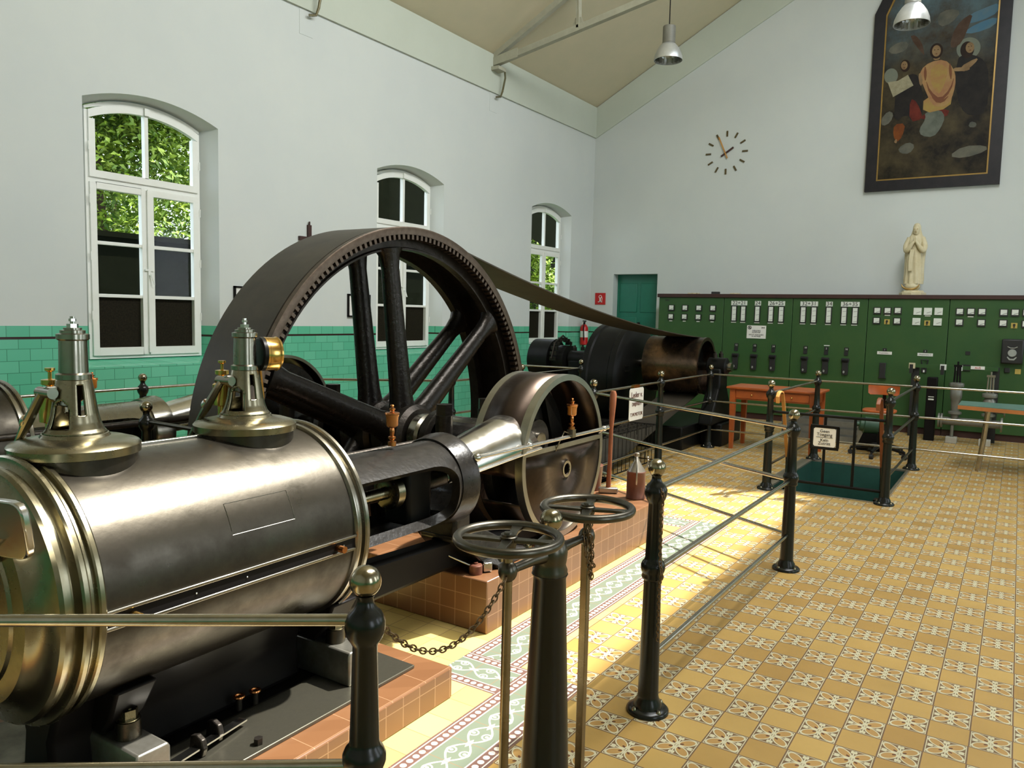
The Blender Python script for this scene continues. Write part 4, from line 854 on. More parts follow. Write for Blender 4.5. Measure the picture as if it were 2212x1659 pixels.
m = MB(); m.lathe([(5.5, .12), (5.5, .22), (5.72, .22), (5.72, .30), (6.05, .30), (6.1, .2)], (PX+.0, 0, PZ-.03), YA, 36); m.build('exciter', BLACKS, e)
m = MB()
for i in range(12): a = PI*i/11; m.box((PX-.28*math.cos(a), 5.62, PZ+.28*math.sin(a)), (.035, .1, .05))
m.tube([(PX-.33, 5.62, PZ), (PX-.23, 5.62, PZ+.23), (PX, 5.62, PZ+.33), (PX+.23, 5.62, PZ+.23), (PX+.33, 5.62, PZ)], .012, 8); m.build('brush_gear', IRON, e)
m = MB(); m.bb((9.22, 3.44, 0), (10.85, 6.2, .30)); m.bb((9.87, 3.15, 0), (10.7, 3.44, .30)); m.build('base_frame', BLACKS, e, bevel=.02)

# ------------------------------------------------------------------ railing posts and rails
PR_ = [(0, .088), (.012, .088), (.02, .080), (.024, .060), (.045, .055), (.06, .046), (.075, .043), (.565, .0355), (.570, .043), (.580, .046), (.592, .042), (.60, .046), (.612, .050), (.628, .050), (.642, .044), (.650, .037), (.66, .034), (.885, .028), (.895, .033), (.905, .040), (.925, .046), (.945, .046), (.962, .038), (.972, .027), (.985, .020), (.997, .018), (1.004, .022)]
def post(x, y, label, s=1.0):
    t = thing('railing_post', (x, y, 0), label, 'railing post', 'ball-topped iron railing posts')
    m = MB(); m.lathe([(z, r*s if z > .03 else r) for z, r in PR_], (x, y, 0), seg=32); m.build('post_column', POSTM, t, smooth=50)
    m = MB(); m.ball((x, y, 1.035), .0365, 28); m.build('ball_finial', BALLM, t)
    for k in range(4): a = PI/4+PI/2*k+.3; m = MB(); m.lathe([(.015, .011), (.026, .010), (.032, .005)], (x+.07*math.cos(a), y+.07*math.sin(a), 0), seg=12); m.build('base_bolt', BALLM, t)
    return t
PO = dict(N=(1.263, 1.20), F=(2.962, 1.205), E=(5.25, 1.20), A=(6.42, 3.26), B=(8.08, 3.28), C=(9.76, 3.29), D=(7.69, 1.985), G=(9.76, 1.98), H=(9.81, .935), I=(7.713, .936), L=(2.74, 4.42), K=(3.86, 6.27), Q=(5.3, 6.28), P=(6.45, 4.93), R=(7.74, 4.88), S=(9.3, 4.92))
for k, lb in dict(N='railing post with big polished ball in front of the near engine cylinder', F='railing post with a long loose chain hanging down its side', E='railing post at the corner where the slanted rails meet the aisle rails',
    A='railing post standing beside the tall wooden handle behind the crank guard', B='railing post carrying the rail with the white lettered board', C='railing post in front of the big belt pulley, nearest the orange table',
    D='railing post at the stair opening with the honey-coloured curved handrail', G='railing post at the far left corner of the stair opening, before the orange table', H='railing post at the far right corner of the stair opening, before the chair', I='railing post at the near right corner of the stair opening',
    L='railing post between the near cylinder and the flywheel on the inner side', K='railing post in front of the green tiles below the first window', Q='railing post mostly hidden behind the far engine and flywheel', P='railing post seen between the flywheel spokes and its rim', R='railing post whose ball peeps over the crank guard against the tiles', S='railing post with small ball in front of the dark dynamo').items(): post(*PO[k], lb)
def P3(p, z): return (p[0], p[1], z)
def span(p, q, label, zs=(.945, .60, .235), r=.0125, mt=None, name='railing_span'):
    c = ((p[0]+q[0])/2, (p[1]+q[1])/2, 0); t = thing(name, c, label, 'railing')
    for z in zs:
        d = Vector((q[0]-p[0], q[1]-p[1], 0)).normalized()*.03
        m = MB(); m.cyl(Vector(P3(p, z))+d, Vector(P3(q, z))-d, r, seg=14); m.build('rail', mt or RAILM, t)
    return t
span(PO['F'], PO['E'], 'three polished rails along the aisle, rising from the chain-hung post')
span(PO['A'], PO['E'], 'three polished rails crossing at a slant over the sunlit floor')
span(PO['A'], PO['B'], 'polished rails from the wooden handle to the white lettered board')
span(PO['B'], PO['C'], 'polished rails in front of the belt pulley')
span(PO['C'], PO['G'], 'polished rails running past the near side of the orange table')
span(PO['G'], PO['H'], 'polished rails along the far edge of the stair opening')
span(PO['H'], (9.86, -1.6), 'polished rails running out of the right edge of the picture')
span(PO['D'], PO['G'], 'polished rails along the left edge of the stair opening')
span(PO['I'], PO['H'], 'dull rails along the right edge of the stair opening', mt=WHEELM)
span(PO['L'], (2.72, 3.35), 'dark rail running from the inner post in front of the flywheel', mt=WHEELM, zs=(.945, .6))
span(PO['K'], (0.4, 6.27), 'thin rail before the green tiles, running out at the left edge')
span(PO['K'], PO['Q'], 'thin rail before the green tiles, behind the flywheel rim')
span(PO['Q'], PO['P'], 'thin rail before the green tiles seen between the spokes')
span(PO['P'], PO['R'], 'thin rails right behind the flywheel rim')
span(PO['R'], PO['S'], 'thin rails in front of the dark exciter machine')
span(PO['S'], (9.2, 5.9), 'short rail leading from the dynamo towards the window wall')
# near left railing going out of the picture
t = thing('railing_span', (.9, 1.6, 0), 'thick bright rails across the lower left in front of the near cylinder', 'railing')
for z in (.945, .60): m = MB(); m.cyl((1.245, 1.225, z), (.31, 2.48, z), .0135, seg=20); m.build('rail', RAILM, t)
# stair opening
m = MB(); e0 = .012
for a, b_ in (((7.72, .95, -.012), (7.75, 2.0, .006)), ((9.68, .95, -.012), (9.74, 2.0, .006)), ((7.75, .94, -.012), (9.68, .97, .006))): m.bb(a, b_)
m.bb((7.75, 1.98, -.012), (9.68, 2.10, .006)); o = m.build('trim_6', PEACH); struct(o)
m = MB(); m.bb((7.70, .90, -2.6), (7.748, 2.05, -.013)); m.bb((9.682, .90, -2.6), (9.73, 2.05, -.013)); m.bb((7.74, .90, -2.6), (9.69, .968, -.013)); m.bb((7.74, 1.982, -2.6), (9.69, 2.05, -.013)); m.bb((7.7, .9, -2.62), (9.73, 2.05, -2.6)); struct(m.build('wall_stairwell', PITG))
t = thing('stair_flight', (8.6, 1.475, -1.2), 'steep dark stair going down inside the floor opening', 'stairs')
for s in (1.06, 1.89): m = MB(); m.prism([(0, -.02), (.12, -.02), (1.6, -2.6), (1.45, -2.6)], (7.95, s, 0), (1, 0, 0), (0, 0, 1), .03); m.build('stringer', BLACKS, t)
for k in range(9): m = MB(); m.box((8.12+k*.145, 1.475, -.25-k*.26), (.2, .80, .03)); m.build('tread', BLACKS, t)
for yy, lb in ((1.90, 'honey-coloured curved wooden stair handrail beside the left post of the opening'), (1.02, 'dark-edged curved wooden stair handrail beside the right post of the opening')):
    t = thing('stair_handrail', (7.85, yy, 0), lb, 'handrail'); P = [(7.62, yy, .86), (7.60, yy, .92), (7.64, yy, .955), (7.70, yy, .965), (7.77, yy, .95), (7.83, yy, .86), (8.02, yy, .45), (8.25, yy, -.05), (8.7, yy, -.9)]
    m = MB(); m.tube(P, .02, flat=((0, 1, 0), .034, .018)); m.build('wooden_cap', YELW if yy > 1.5 else HANDW, t, bevel=.004)
    P2 = [(p[0]+.017, p[1], p[2]-.012) for p in P[2:]]; m = MB(); m.tube(P2, .02, flat=((0, 1, 0), .02, .012)); m.build('iron_strip', BLACKS, t)
    m = MB()
    for k in (0,): m.cyl((8.1, yy, .27), (8.1, yy, -.3), .012, seg=10)
    m.build('baluster', BLACKS, t)
# black gate with bilingual sign
t = thing('stair_gate', (7.71, 1.45, 0), 'low black barred gate across the near edge of the stair opening', 'gate')
for z in (.765, .115): m = MB(); m.cyl((7.70, 1.96, z), (7.71, .96, z), .014, seg=12); m.build('gate_rail', BLACKS, t)
for y in (1.215, 1.475): m = MB(); m.cyl((7.71, y, .115), (7.71, y, .765), .013, seg=12); m.build('gate_bar', BLACKS, t)
m = MB(); m.bb((7.70, 1.47, .64), (7.716, 1.484, .70)); m.build('sign_bracket', BLACKS, t)
t = thing('no_entry_sign', (7.69, 1.475, .57), 'white bilingual sign with old-style black lettering framed on the stair gate', 'sign')
y0, y1, z0, z1 = 1.345, 1.598, .450, .680
m = MB()
for a, b_ in (((7.675, y0, z0), (7.695, y1, z0+.022)), ((7.675, y0, z1-.022), (7.695, y1, z1)), ((7.675, y0, z0+.022), (7.695, y0+.022, z1-.022)), ((7.675, y1-.022, z0+.022), (7.695, y1, z1-.022))): m.bb(a, b_)
m.build('sign_frame', BLACKS, t, bevel=.003)
ro = lambda w, h, c: [(-w+c, -h), (w-c, -h), (w, -h+c), (w, h-c), (w-c, h), (-w+c, h), (-w, h-c), (-w, -h+c)]
m = MB(); m.prism(ro(.098, .088, .012), (7.684, (y0+y1)/2, (z0+z1)/2), (0, -1, 0), (0, 0, 1), .006); m.build('enamel_plate', PAPER, t)
yc, zc = (y0+y1)/2, (z0+z1)/2
for s, dz in (('Geen', .058), ('Toegang', .026), ('Kein', -.026), ('Zutritt', -.058)): text_mesh('lettering', s, (7.676, yc, zc+dz), .040, INK, t, 'x')
m = MB(); m.bb((7.675, yc-.075, zc-.001), (7.677, yc+.075, zc+.002)); m.build('divider_line', INK, t)
# white lettered board on rail
t = thing('lettered_board', (7.34, 3.26, .77), 'white board lettered in dark red hanging on the rails beside the wooden handle', 'sign')
m = MB(); m.prism(ro(.172, .165, .02), (7.35, 3.245, .765), (1, 0, 0), (0, 0, 1), .006); m.build('board', PAPER, t)
DR = simple('dark_red_lettering', (.10, .025, .02), .5)
for s, z, sz in (('Leder v.', .86, .085), ('DRIJFRIEM', .765, .052), ('T.W.MOTOR', .66, .052)): text_mesh('lettering', s, (7.35, 3.236, z), sz, DR, t, 'y')
m = MB(); m.bb((7.28, 3.24, .92), (7.42, 3.275, .962)); m.build('hanging_clip', BRASS, t)

# ------------------------------------------------------------------ valve pedestal with two handwheels, chains
px_, py_ = 1.983, 1.134
t = thing('valve_pedestal', (px_, py_, 0), 'thick tapering black pedestal with a polished ball between the two handwheels', 'pedestal')
m = MB(); m.lathe([(0, .125), (.02, .125), (.03, .105), (.06, .095), (.08, .080), (.86, .049), (.872, .055)], (px_, py_, 0), seg=40); m.build('pedestal_column', POSTM, t, smooth=50)
m = MB(); m.lathe([(.868, .052), (.885, .053), (.90, .047), (.915, .050), (.94, .052), (.965, .046), (.98, .03), (.99, .018), (1.004, .018)], (px_, py_, 0), seg=40); m.build('pedestal_head', WHEELM, t, smooth=50)
m = MB(); m.ball((px_, py_, 1.035), .034, 28); m.build('ball_finial', BALLM, t)
W1, W2 = (1.763, 1.142), (2.205, 1.128)
for w in (W1, W2):
    d = Vector((w[0]-px_, w[1]-py_, 0)).normalized(); a = Vector((px_, py_, .935))+d*.04; b_ = Vector((w[0], w[1], .935))
    m = MB(); m.tube([a, a.lerp(b_, .35), a.lerp(b_, .75), b_], [.024, .015, .013, .016], 14); m.ball(b_, .027, 22, sz=1.15); m.build('bearing_arm', WHEELM, t, smooth=50)
def handwheel(c, label, sq):
    t = thing('valve_handwheel', (c[0], c[1], 0), label, 'handwheel', 'iron handwheels on the valve pedestal')
    z = 1.028; m = MB(); m.ring((c[0], c[1], z), (0, 0, 1), .141, .0135, 72, 14); m.build('wheel_rim', WHEELM, t)
    m = MB(); m.lathe([(z-.03, .019), (z-.012, .024), (z+.006, .024), (z+.008, .021), (z+.013, .021), (z+.013, .013), (z+.018, .012)], (c[0], c[1], 0), seg=28); m.build('wheel_hub', WHEELM, t)
    for k in range(4):
        a = PI/2*k+.38; d = Vector((math.cos(a), math.sin(a), 0)); n = Vector((-d.y, d.x, 0)); C0 = Vector((c[0], c[1], z-.004)); m = MB()
        m.loft([[C0+d*r+n*w+Vector((0, 0, h)), C0+d*r-n*w+Vector((0, 0, h)), C0+d*r-n*w-Vector((0, 0, h)), C0+d*r+n*w-Vector((0, 0, h))] for r, w, h in ((.018, .016, .005), (.08, .012, .005), (.138, .018, .005))]); m.build('wheel_spoke', WHEELM, t, bevel=.002)
    m = MB()
    if sq: m.bb((c[0]-.0125, c[1]-.0125, -.001), (c[0]+.0125, c[1]+.0125, .93)); m.cyl((c[0], c[1], .93), (c[0], c[1], 1.0), .012)
    else: m.cyl((c[0], c[1], 0), (c[0], c[1], 1.0), .0135, seg=20)
    m.build('valve_spindle', SPIN, t, bevel=.002); return t
SPIN = simple('brownish_steel_rod', (.30, .25, .17), .28, 1, c2=(.2, .16, .1), scale=4, rv=.03)
handwheel(W1, 'nearer iron handwheel, left of the pedestal ball, on a round steel rod', False)
handwheel(W2, 'farther iron handwheel, right of the pedestal ball, on a square steel rod', True)
def chain(pts, label, ll=.024, cat='chain'):
    P = [Vector(p) for p in pts]; L = [0]
    for a, b_ in zip(P, P[1:]): L.append(L[-1]+(b_-a).length)
    def at(s):
        for i in range(len(P)-1):
            if s <= L[i+1]+1e-9: return P[i].lerp(P[i+1], (s-L[i])/max(1e-9, L[i+1]-L[i]))
        return P[-1]
    m = MB(); n = int(L[-1]/(ll*.74)); s = 0
    for k in range(n):
        a, b_ = at(L[-1]*k/n), at(L[-1]*(k+1)/n); c = (a+b_)/2; t = (b_-a).normalized(); u = t.cross(Vector((.31, .2, .93))).normalized(); w = t.cross(u)
        if k % 2: u = w
        pts2 = []
        for j in range(12): q = 2*PI*j/12; pts2.append(c+t*(ll*.5*math.cos(q)*(1.05))+u*(ll*.3*math.sin(q)))
        nn = t.cross(u); rings = []
        for j in range(12):
            p0, p1 = pts2[j-1], pts2[(j+1) % 12]; tt = (p1-p0).normalized(); e1 = nn; e2 = tt.cross(nn); rings.append([m.v(pts2[j]+(e1*math.cos(2*PI*i/6)+e2*math.sin(2*PI*i/6))*.0021) for i in range(6)])
        for j in range(12):
            for i in range(6): m.b.faces.new((rings[j][i], rings[j][(i+1) % 6], rings[(j+1) % 12][(i+1) % 6], rings[(j+1) % 12][i]))
    o = m.build('link_chain', CHAINM); o['kind_note'] = 0; del o['kind_note']; return tag(o, label, cat)
def sag(a, b_, dz, n=24):
    a, b_ = Vector(a), Vector(b_); return [a.lerp(b_, i/n)+Vector((0, 0, -4*dz*(i/n)*(1-i/n))) for i in range(n+1)]
chain(sag((1.735, 1.13, .925), (1.30, 1.185, .925), .125), 'rusty chain drooping from the near handwheel arm to the big-balled post')
cx, cy = 2.93, 1.17; chain([(2.935, 1.172, .955), (2.925, 1.155, .92), (2.93, 1.165, .88), (2.928, 1.162, .66), (2.918, 1.148, .61), (2.925, 1.16, .56), (2.92, 1.155, .33)], 'thin chain hanging straight down the middle railing post', .02)
chain([(2.175, 1.12, .965), (2.16, 1.105, .90), (2.175, 1.1, .84), (2.20, 1.105, .80), (2.21, 1.11, .87), (2.22, 1.12, .95), (2.19, 1.11, .99), (2.165, 1.10, .96), (2.185, 1.10, .93), (2.19, 1.10, .86), (2.205, 1.1, .84)], 'bunched chain hanging from the far handwheel arm')

# ------------------------------------------------------------------ things on the plinths
t = thing('oil_can', (5.40, 2.36, .28), 'brown conical-topped oil can with tall spout on the long plinth', 'oil can')
oc = (5.40, 2.36, 0); m = MB(); m.lathe([(.281, .070), (.285, .073), (.295, .073), (.30, .070), (.48, .070), (.485, .073), (.49, .070)], oc, seg=40); m.build('can_body', RUSTCAN, t)
m = MB(); m.lathe([(.489, .069), (.565, .022), (.575, .015), (.60, .014), (.605, .019), (.625, .019), (.63, .01)], oc, seg=32); m.build('cone_top', TIN, t)
m = MB(); m.tube([(5.335, 2.33, .40), (5.315, 2.32, .43), (5.318, 2.32, .50), (5.345, 2.33, .56), (5.38, 2.35, .60)], .006, 8); m.build('can_handle', TIN, t)
m = MB(); m.tube([(5.45, 2.32, .50), (5.47, 2.30, .53), (5.475, 2.30, .57)], .005, 8); m.ring((5.475, 2.30, .58), (0, 1, 0), .012, .003, 16, 6); m.build('side_ring', TIN, t)
t = thing('sledge_hammer', (5.47, 2.62, .28), 'long reddish wooden hammer handle leaning upright with its grey head on the plinth', 'hammer')
m = MB(); m.tube([(5.42, 2.60, .30), (5.43, 2.60, .5), (5.437, 2.60, .78), (5.45, 2.60, .97), (5.455, 2.60, 1.05), (5.456, 2.60, 1.075)], [.02, .017, .016, .026, .027, .018], 12); m.build('handle', HANDW, t)
m = MB(); m.box((5.42, 2.60, .305), (.05, .15, .045), rz=.5); m.build('hammer_head', TIN, t, bevel=.01)
t = thing('oil_bucket', (5.52, 2.72, .28), 'dark red bucket with a white label, behind the wooden handle', 'bucket')
m = MB(); m.lathe([(.281, .085), (.47, .10), (.475, .104), (.48, .10)], (5.46, 2.78, 0), seg=30); m.build('bucket_body', RUSTCAN, t)
m = MB(); m.lathe([(.475, .05), (.53, .05), (.545, .02)], (5.46, 2.78, 0), seg=24); m.build('white_canister', PAPER, t)
m = MB(); m.tube([(5.37, 2.74, .48), (5.38, 2.74, .56), (5.46, 2.78, .60), (5.54, 2.82, .56), (5.55, 2.82, .48)], .004, 8); m.build('bail_handle', DARK, t)
t = thing('squirt_oil_can', (3.27, 2.32, .28), 'small brass oil squirt can with long thin spout on the near corner of the plinth', 'oil can')
sx, sy = 3.27, 2.32; m = MB(); m.lathe([(.281, .036), (.325, .036), (.33, .032), (.333, .012), (.34, .012)], (sx, sy, 0), seg=26); m.build('can_body', RUSTCAN, t)
m = MB(); m.tube([(sx-.02, sy+.02, .325), (sx-.09, sy+.10, .375), (sx-.13, sy+.15, .41)], [.006, .004, .0025], 8); m.build('spout', STEEL, t)
m = MB(); m.box((sx+.055, sy-.035, .31), (.05, .03, .05), rz=-.6); m.build('lever', BRIGHT, t, bevel=.006)
# wedge clamp, strip, nut and eye bolts on the bed plate
zt = .152
t = thing('wedge_clamp', (1.60, 2.24, zt), 'small wedge-shaped steel clamp with a flat strip through it on the near bed plate', 'clamp')
for dx in (-.045, .045): m = MB(); m.prism([(-.04, 0), (.03, 0), (.04, .03), (.03, .06), (0, .07), (-.03, .06)], (1.60+dx-.01, 2.23+dx*.4, zt), (0, -1, 0), (0, 0, 1), .02); m.build('clamp_jaw', IRON, t, bevel=.004)
m = MB(); m.box((1.575, 2.21, zt+.03), (.34, .035, .006), rot=Matrix.Rotation(math.radians(12), 3, 'Z')@Matrix.Rotation(.05, 3, 'Y')); m.build('flat_strip', BRIGHT, t)
o = MB(); nut(o, (1.69, 2.10, zt), .016, .022); tag(o.build('loose_nut', IRON), 'small loose hexagon nut standing on the near bed plate by the clamp', 'nut')
for i, (x, y) in enumerate(((1.80, 2.345), (1.865, 2.335))):
    t = thing('oil_cup', (x, y, zt), ('left' if i == 0 else 'right')+' one of the two small ring-topped oil cups on the near bed plate', 'oil cup', 'oil cups on the bed plate')
    m = MB(); m.cyl((x, y, zt), (x, y, zt+.05), .012, seg=14); m.build('cup_stem', IRON, t); m = MB(); m.ring((x, y, zt+.052), (0, 0, 1), .017, .006, 24, 8); m.build('cup_ring', COPPER, t)
# wire guard crate by the rails
t = thing('wire_crate', (7.6, 3.6, 0), 'low black wire mesh crate on the floor behind the white lettered board', 'crate')
x0, x1, y0, y1, h = 6.9, 8.4, 3.45, 4.15, .42
m = MB(); C_ = [(x0, y0), (x1, y0), (x1, y1), (x0, y1)]
for z in (.01, .17, h):
    for i in range(4): m.cyl((*C_[i], z), (*C_[(i+1) % 4], z), .006, seg=6)
m.build('crate_frame', DARK, t)
for nm, rng in (('long_wires', 1), ('cross_wires', 0)):
    m = MB()
    if rng:
        for i in range(1, 6): yy = y0+(y1-y0)*i/6; m.tube([(x0, yy, .01), (x0, yy, h), (x1, yy, h), (x1, yy, .01)], .004, 6)
    else:
        for i in range(0, 16): xx = x0+(x1-x0)*i/15; m.tube([(xx, y0, .01), (xx, y0, h), (xx, y1, h), (xx, y1, .01)], .004, 6)
    m.build(nm, DARK, t)['kind'] = 'stuff'

# ------------------------------------------------------------------ switchboard
ZT = 2.018; seams = [5.415, 4.242, 3.11, 1.988, .889, -.25, -1.4]
cname = ['first green switchboard cabinet on the left, with eight small square meters', 'green switchboard cabinet marked 22+21, 24 and 26+25 with a white notice', 'green switchboard cabinet marked 32+31, 34 and 36+35 above three black levers',
 'green switchboard cabinet below the statue with two clusters of six meters', 'green switchboard cabinet at the right edge with a black relay box', 'last green switchboard cabinet beyond the right edge']
CAB = []
for i in range(6):
    a, b_ = seams[i], seams[i+1]; t = thing('switchboard_cabinet', (XS, (a+b_)/2, 0), cname[i], 'electrical cabinet', 'green switchboard cabinets')
    m = MB(); m.bb((XS, b_+.004, .10), (XB-.08, a-.004, ZT)); m.build('cabinet_body', CABGREEN, t, bevel=.004)
    m = MB(); m.bb((XS+.03, b_+.004, 0), (XB-.1, a-.004, .10)); m.build('plinth_base', DBROWN, t); CAB.append(t)
m = MB(); m.bb((XS-.03, -1.42, ZT), (XB-.04, 5.44, 2.08)); tag(m.build('cornice_board', DBROWN, bevel=.005), 'dark brown board along the top of the whole green switchboard', 'cornice')
def cab(y):
    for i in range(6):
        if seams[i] >= y > seams[i+1]: return CAB[i]
def plate(n, y, z, w, h, mt, x0=XS, th=.01, par=None, bev=0):
    m = MB(); m.bb((x0-th, y-w/2, z-h/2), (x0, y+w/2, z+h/2)); return m.build(n, mt, par or cab(y), bevel=bev)
def meter(y, z, w=.105, dark=True, ang=-.35):
    f = plate('square_meter', y, z, w, w, INK if dark else METERW, th=.02); plate('meter_face', y, z+.004, w*.74, w*.70, METERW, XS-.02, .002, f)
    m = MB(); c = Vector((XS-.0225, y-.012, z-.016)); m.box(c, (.001, w*.55, .005), rot=Matrix.Rotation(ang, 3, 'X')); m.build('needle', INK, f)
for y in (5.172, 4.923, 4.674, 4.426): meter(y, 1.835); meter(y+.005, 1.679); plate('name_strip', y+.008, 1.605, .055, .014, PAPER, th=.004)
for y, z in ((1.853, 1.837), (1.71, 1.837), (1.57, 1.84), (1.855, 1.684), (1.571, 1.683), (.754, 1.84), (.615, 1.842), (.478, 1.841), (.752, 1.684), (.476, 1.683), (.212, 1.835), (.077, 1.837), (-.06, 1.837), (.212, 1.684), (-.06, 1.68)): meter(y, z)
for y, z in ((1.303, 1.835), (1.166, 1.837), (1.026, 1.839), (1.31, 1.684), (1.03, 1.684)): meter(y, z, dark=False)
for y, z in ((1.71, 1.67), (1.166, 1.665), (.077, 1.655)):
    f = plate('selector_switch', y, z, .075, .075, YELP, th=.008); m = MB(); m.cyl((XS-.008, y, z+.01), (XS-.03, y, z+.01), .016, seg=14); m.box((XS-.03, y, z-.008), (.012, .014, .045)); m.build('selector_knob', INK, f)
for y in (1.71, 1.166, .615): plate('name_strip', y, 1.77, .075, .014, PAPER, th=.004)
def tall(y, ang=0):
    f = plate('tall_meter', y, 1.755, .095, .265, INK, th=.02); plate('meter_face', y, 1.755, .066, .235, METERW, XS-.02, .002, f)
    for k in (-1, 0, 1): m = MB(); m.box((XS-.0225, y-.005, 1.74+.078*k), (.001, .05, .004), rot=Matrix.Rotation(-.15, 3, 'X')); m.build('needle', INK, f)
    plate('name_strip', y+.005, 1.608, .085, .014, PAPER, th=.004)
for y in (4.058, 3.904, 3.67, 3.45, 3.285, 2.94, 2.776, 2.553, 2.326, 2.166): tall(y)
for s, y, w in (('22+21', 3.981, .27), ('24', 3.67, .10), ('26+25', 3.368, .27), ('32+31', 2.858, .27), ('34', 2.553, .10), ('36+35', 2.246, .27)):
    f = plate('number_plate', y, 1.93, w, .075, METERW, th=.004); text_mesh('numerals', s, (XS-.0055, y, 1.93), .088, INK, f, 'x', sx=1.0)
text_mesh('maker_letters', 'BBC', (XS-.001, 5.25, 1.965), .05, INK, CAB[0], 'x')
f = plate('warning_notice', 3.673, 1.455, .315, .215, PAPER, th=.006); m = MB(); m.ring((XS-.007, 3.785, 1.525), (1, 0, 0), .026, .005, 24, 6); m.box((XS-.007, 3.785, 1.525), (.002, .05, .008), rot=Matrix.Rotation(.8, 3, 'X')); m.ball((XS-.007, 3.785, 1.525), .011, 10); m.build('prohibition_symbol', INK, f)
m = MB(); m.prism([(-.022, -.016), (0, 0), (.022, -.016), (.022, .016), (0, 0.001), (-.022, .016)], (XS-.0065, 3.565, 1.527), (0, -1, 0), (0, 0, 1), .001); m.build('bow_symbol', INK, f)
for s, z in (('AFBLIJVEN', 1.475), ('IN BEDRIJF', 1.448), ('NICHT ANFASSEN', 1.408), ('IN BETRIEB', 1.381)): text_mesh('lettering', s, (XS-.0075, 3.673, z), .030, INK, f, 'x')
# black switch levers with small number tags
def lever(y, z, tagtxt, two=True):
    pl1 = plate('number_tag', y-.005, z+.27, .06, .06, INK, th=.012); text_mesh('numerals', tagtxt, (XS-.0128, y-.005, z+.272), .038, METERW, pl1, 'x')
    if two: pl2 = plate('lower_tag', y-.003, z+.205, .058, .06, INK, th=.012)
    m = MB(); m.prism([(-.055, .13), (.055, .13), (.06, .10), (.045, .05), (.05, -.06), (.045, -.13), (-.035, -.13), (-.045, -.06), (-.04, .05), (-.06, .10)], (XS-.012, y, z), (0, -1, 0), (0, 0, 1), .03); L = m.build('switch_lever', INK, cab(y), bevel=.004)
    m = MB(); m.box((XS-.05, y, z+.09), (.03, .09, .03)); m.build('lever_grip', DARK, L, bevel=.006); text_mesh('zero_mark', '0', (XS-.0435, y+.012, z-.085), .05, METERW, L, 'x')
for y, s in ((4.0, '12'), (3.69, '13'), (3.385, '14')): lever(y, .955, s)
for y, s in ((2.88, '18'), (2.562, '2'), (2.265, '16')): lever(y, .955, s)
plate('name_strip', 2.556, 1.275, .085, .012, PAPER, th=.004)
for y, s, z in ((1.716, 'Hauptschalter 1', 1.195), (1.164, 'Hauptschalter 2', 1.195)):
    f = plate('name_plate', y, z, .205, .045, PAPER, th=.005); text_mesh('lettering', s, (XS-.006, y, z), .024, INK, f, 'x'); pl1 = plate('number_tag', y, z+.05, .055, .045, INK, th=.01); text_mesh('numerals', s[-1], (XS-.0108, y, z+.05), .03, METERW, pl1, 'x')
m = MB(); m.prism([(-.045, .11), (.045, .11), (.04, -.10), (.06, -.13), (-.06, -.13), (-.04, -.10)], (XS-.02, 1.725, .935), (0, -1, 0), (0, 0, 1), .03); m.build('breaker_handle', INK, CAB[3], bevel=.006)
m = MB(); m.tube([(XS-.03, 1.115, 1.12), (XS-.03, 1.21, 1.12), (XS-.03, 1.20, 1.07), (XS-.03, 1.17, 1.0), (XS-.03, 1.155, 1.0), (XS-.03, 1.125, 1.07), (XS-.03, 1.115, 1.12)], .008, 8); m.bb((XS-.03, 1.13, .93), (XS, 1.20, 1.01)); m.build('pull_handle', INK, CAB[3])
plate('padlock_tag', 1.165, .95, .02, .035, PAPER, XS-.03, .004, CAB[3])
plate('small_black_plate', .616, 1.243, .06, .05, INK, th=.012); plate('small_black_plate', .62, 1.03, .10, .09, INK, th=.02)
m = MB(); m.cyl((XS, 4.46, 1.21), (XS-.012, 4.46, 1.21), .024, seg=20); m.build('round_button', METERW, CAB[0]); m = MB(); m.box((XS-.006, 4.46, 1.14), (.012, .012, .05)); m.build('key_slot', INK, CAB[0])
f = plate('relay_box', .074, 1.29, .265, .35, INK, th=.10, bev=.02)
m = MB(); m.lathe([(0, .055), (.01, .05)], (XS-.10, .075, 1.27), (-1, 0, 0), 20); m.build('relay_glass', SILVER, f)
m = MB(); m.prism([(-.06, -.03), (-.03, -.07), (.03, -.07), (.06, -.03), (.05, -.02), (.02, -.05), (-.02, -.05), (-.05, -.02)], (XS-.101, .075, 1.24), (0, -1, 0), (0, 0, 1), .004); m.tube([(XS-.103, .135, 1.36), (XS-.103, .10, 1.34), (XS-.103, .05, 1.34), (XS-.103, .015, 1.36)], .006, 6); m.build('relay_bracket', SILVER, f)
for y in (.245, .12): plate('black_knob_plate', y, 1.02, .07, .07, INK, th=.03, bev=.01)
plate('selector_switch', -.01, 1.01, .07, .07, YELP, th=.01)
# ledge on cabinets with brackets (dark bar with instruments)
t = thing('instrument_bar', (12.75, .75, 1.05), 'narrow dark green bar with small brackets in front of the right-hand cabinets', 'bar')
m = MB(); m.bb((12.75, .22, 1.015), (12.79, 1.32, 1.065)); m.build('bar', CABGREEN, t)
for y, mt in ((1.30, CREAM), (.90, METERW), (.70, METERW)): m = MB(); m.bb((12.71, y-.05, 1.0), (12.75, y+.03, 1.08)); bb_ = m.build('bracket', mt, t); m = MB(); m.bb((12.70, y-.025, .93), (12.712, y+.02, 1.06)); m.build('bracket_clip', INK, bb_)
m = MB(); m.bb((12.735, .38, 1.03), (12.749, .55, 1.075)); lb = m.build('label', PAPER, t); text_mesh('lettering', 'AUS', (12.733, .465, 1.05), .04, REDP, lb, 'x')
m = MB(); m.bb((12.80, 1.2, 0), (12.86, 1.3, 1.02)); m.bb((12.80, .2, 0), (12.86, .3, 1.02)); m.build('bar_support', INK, t)
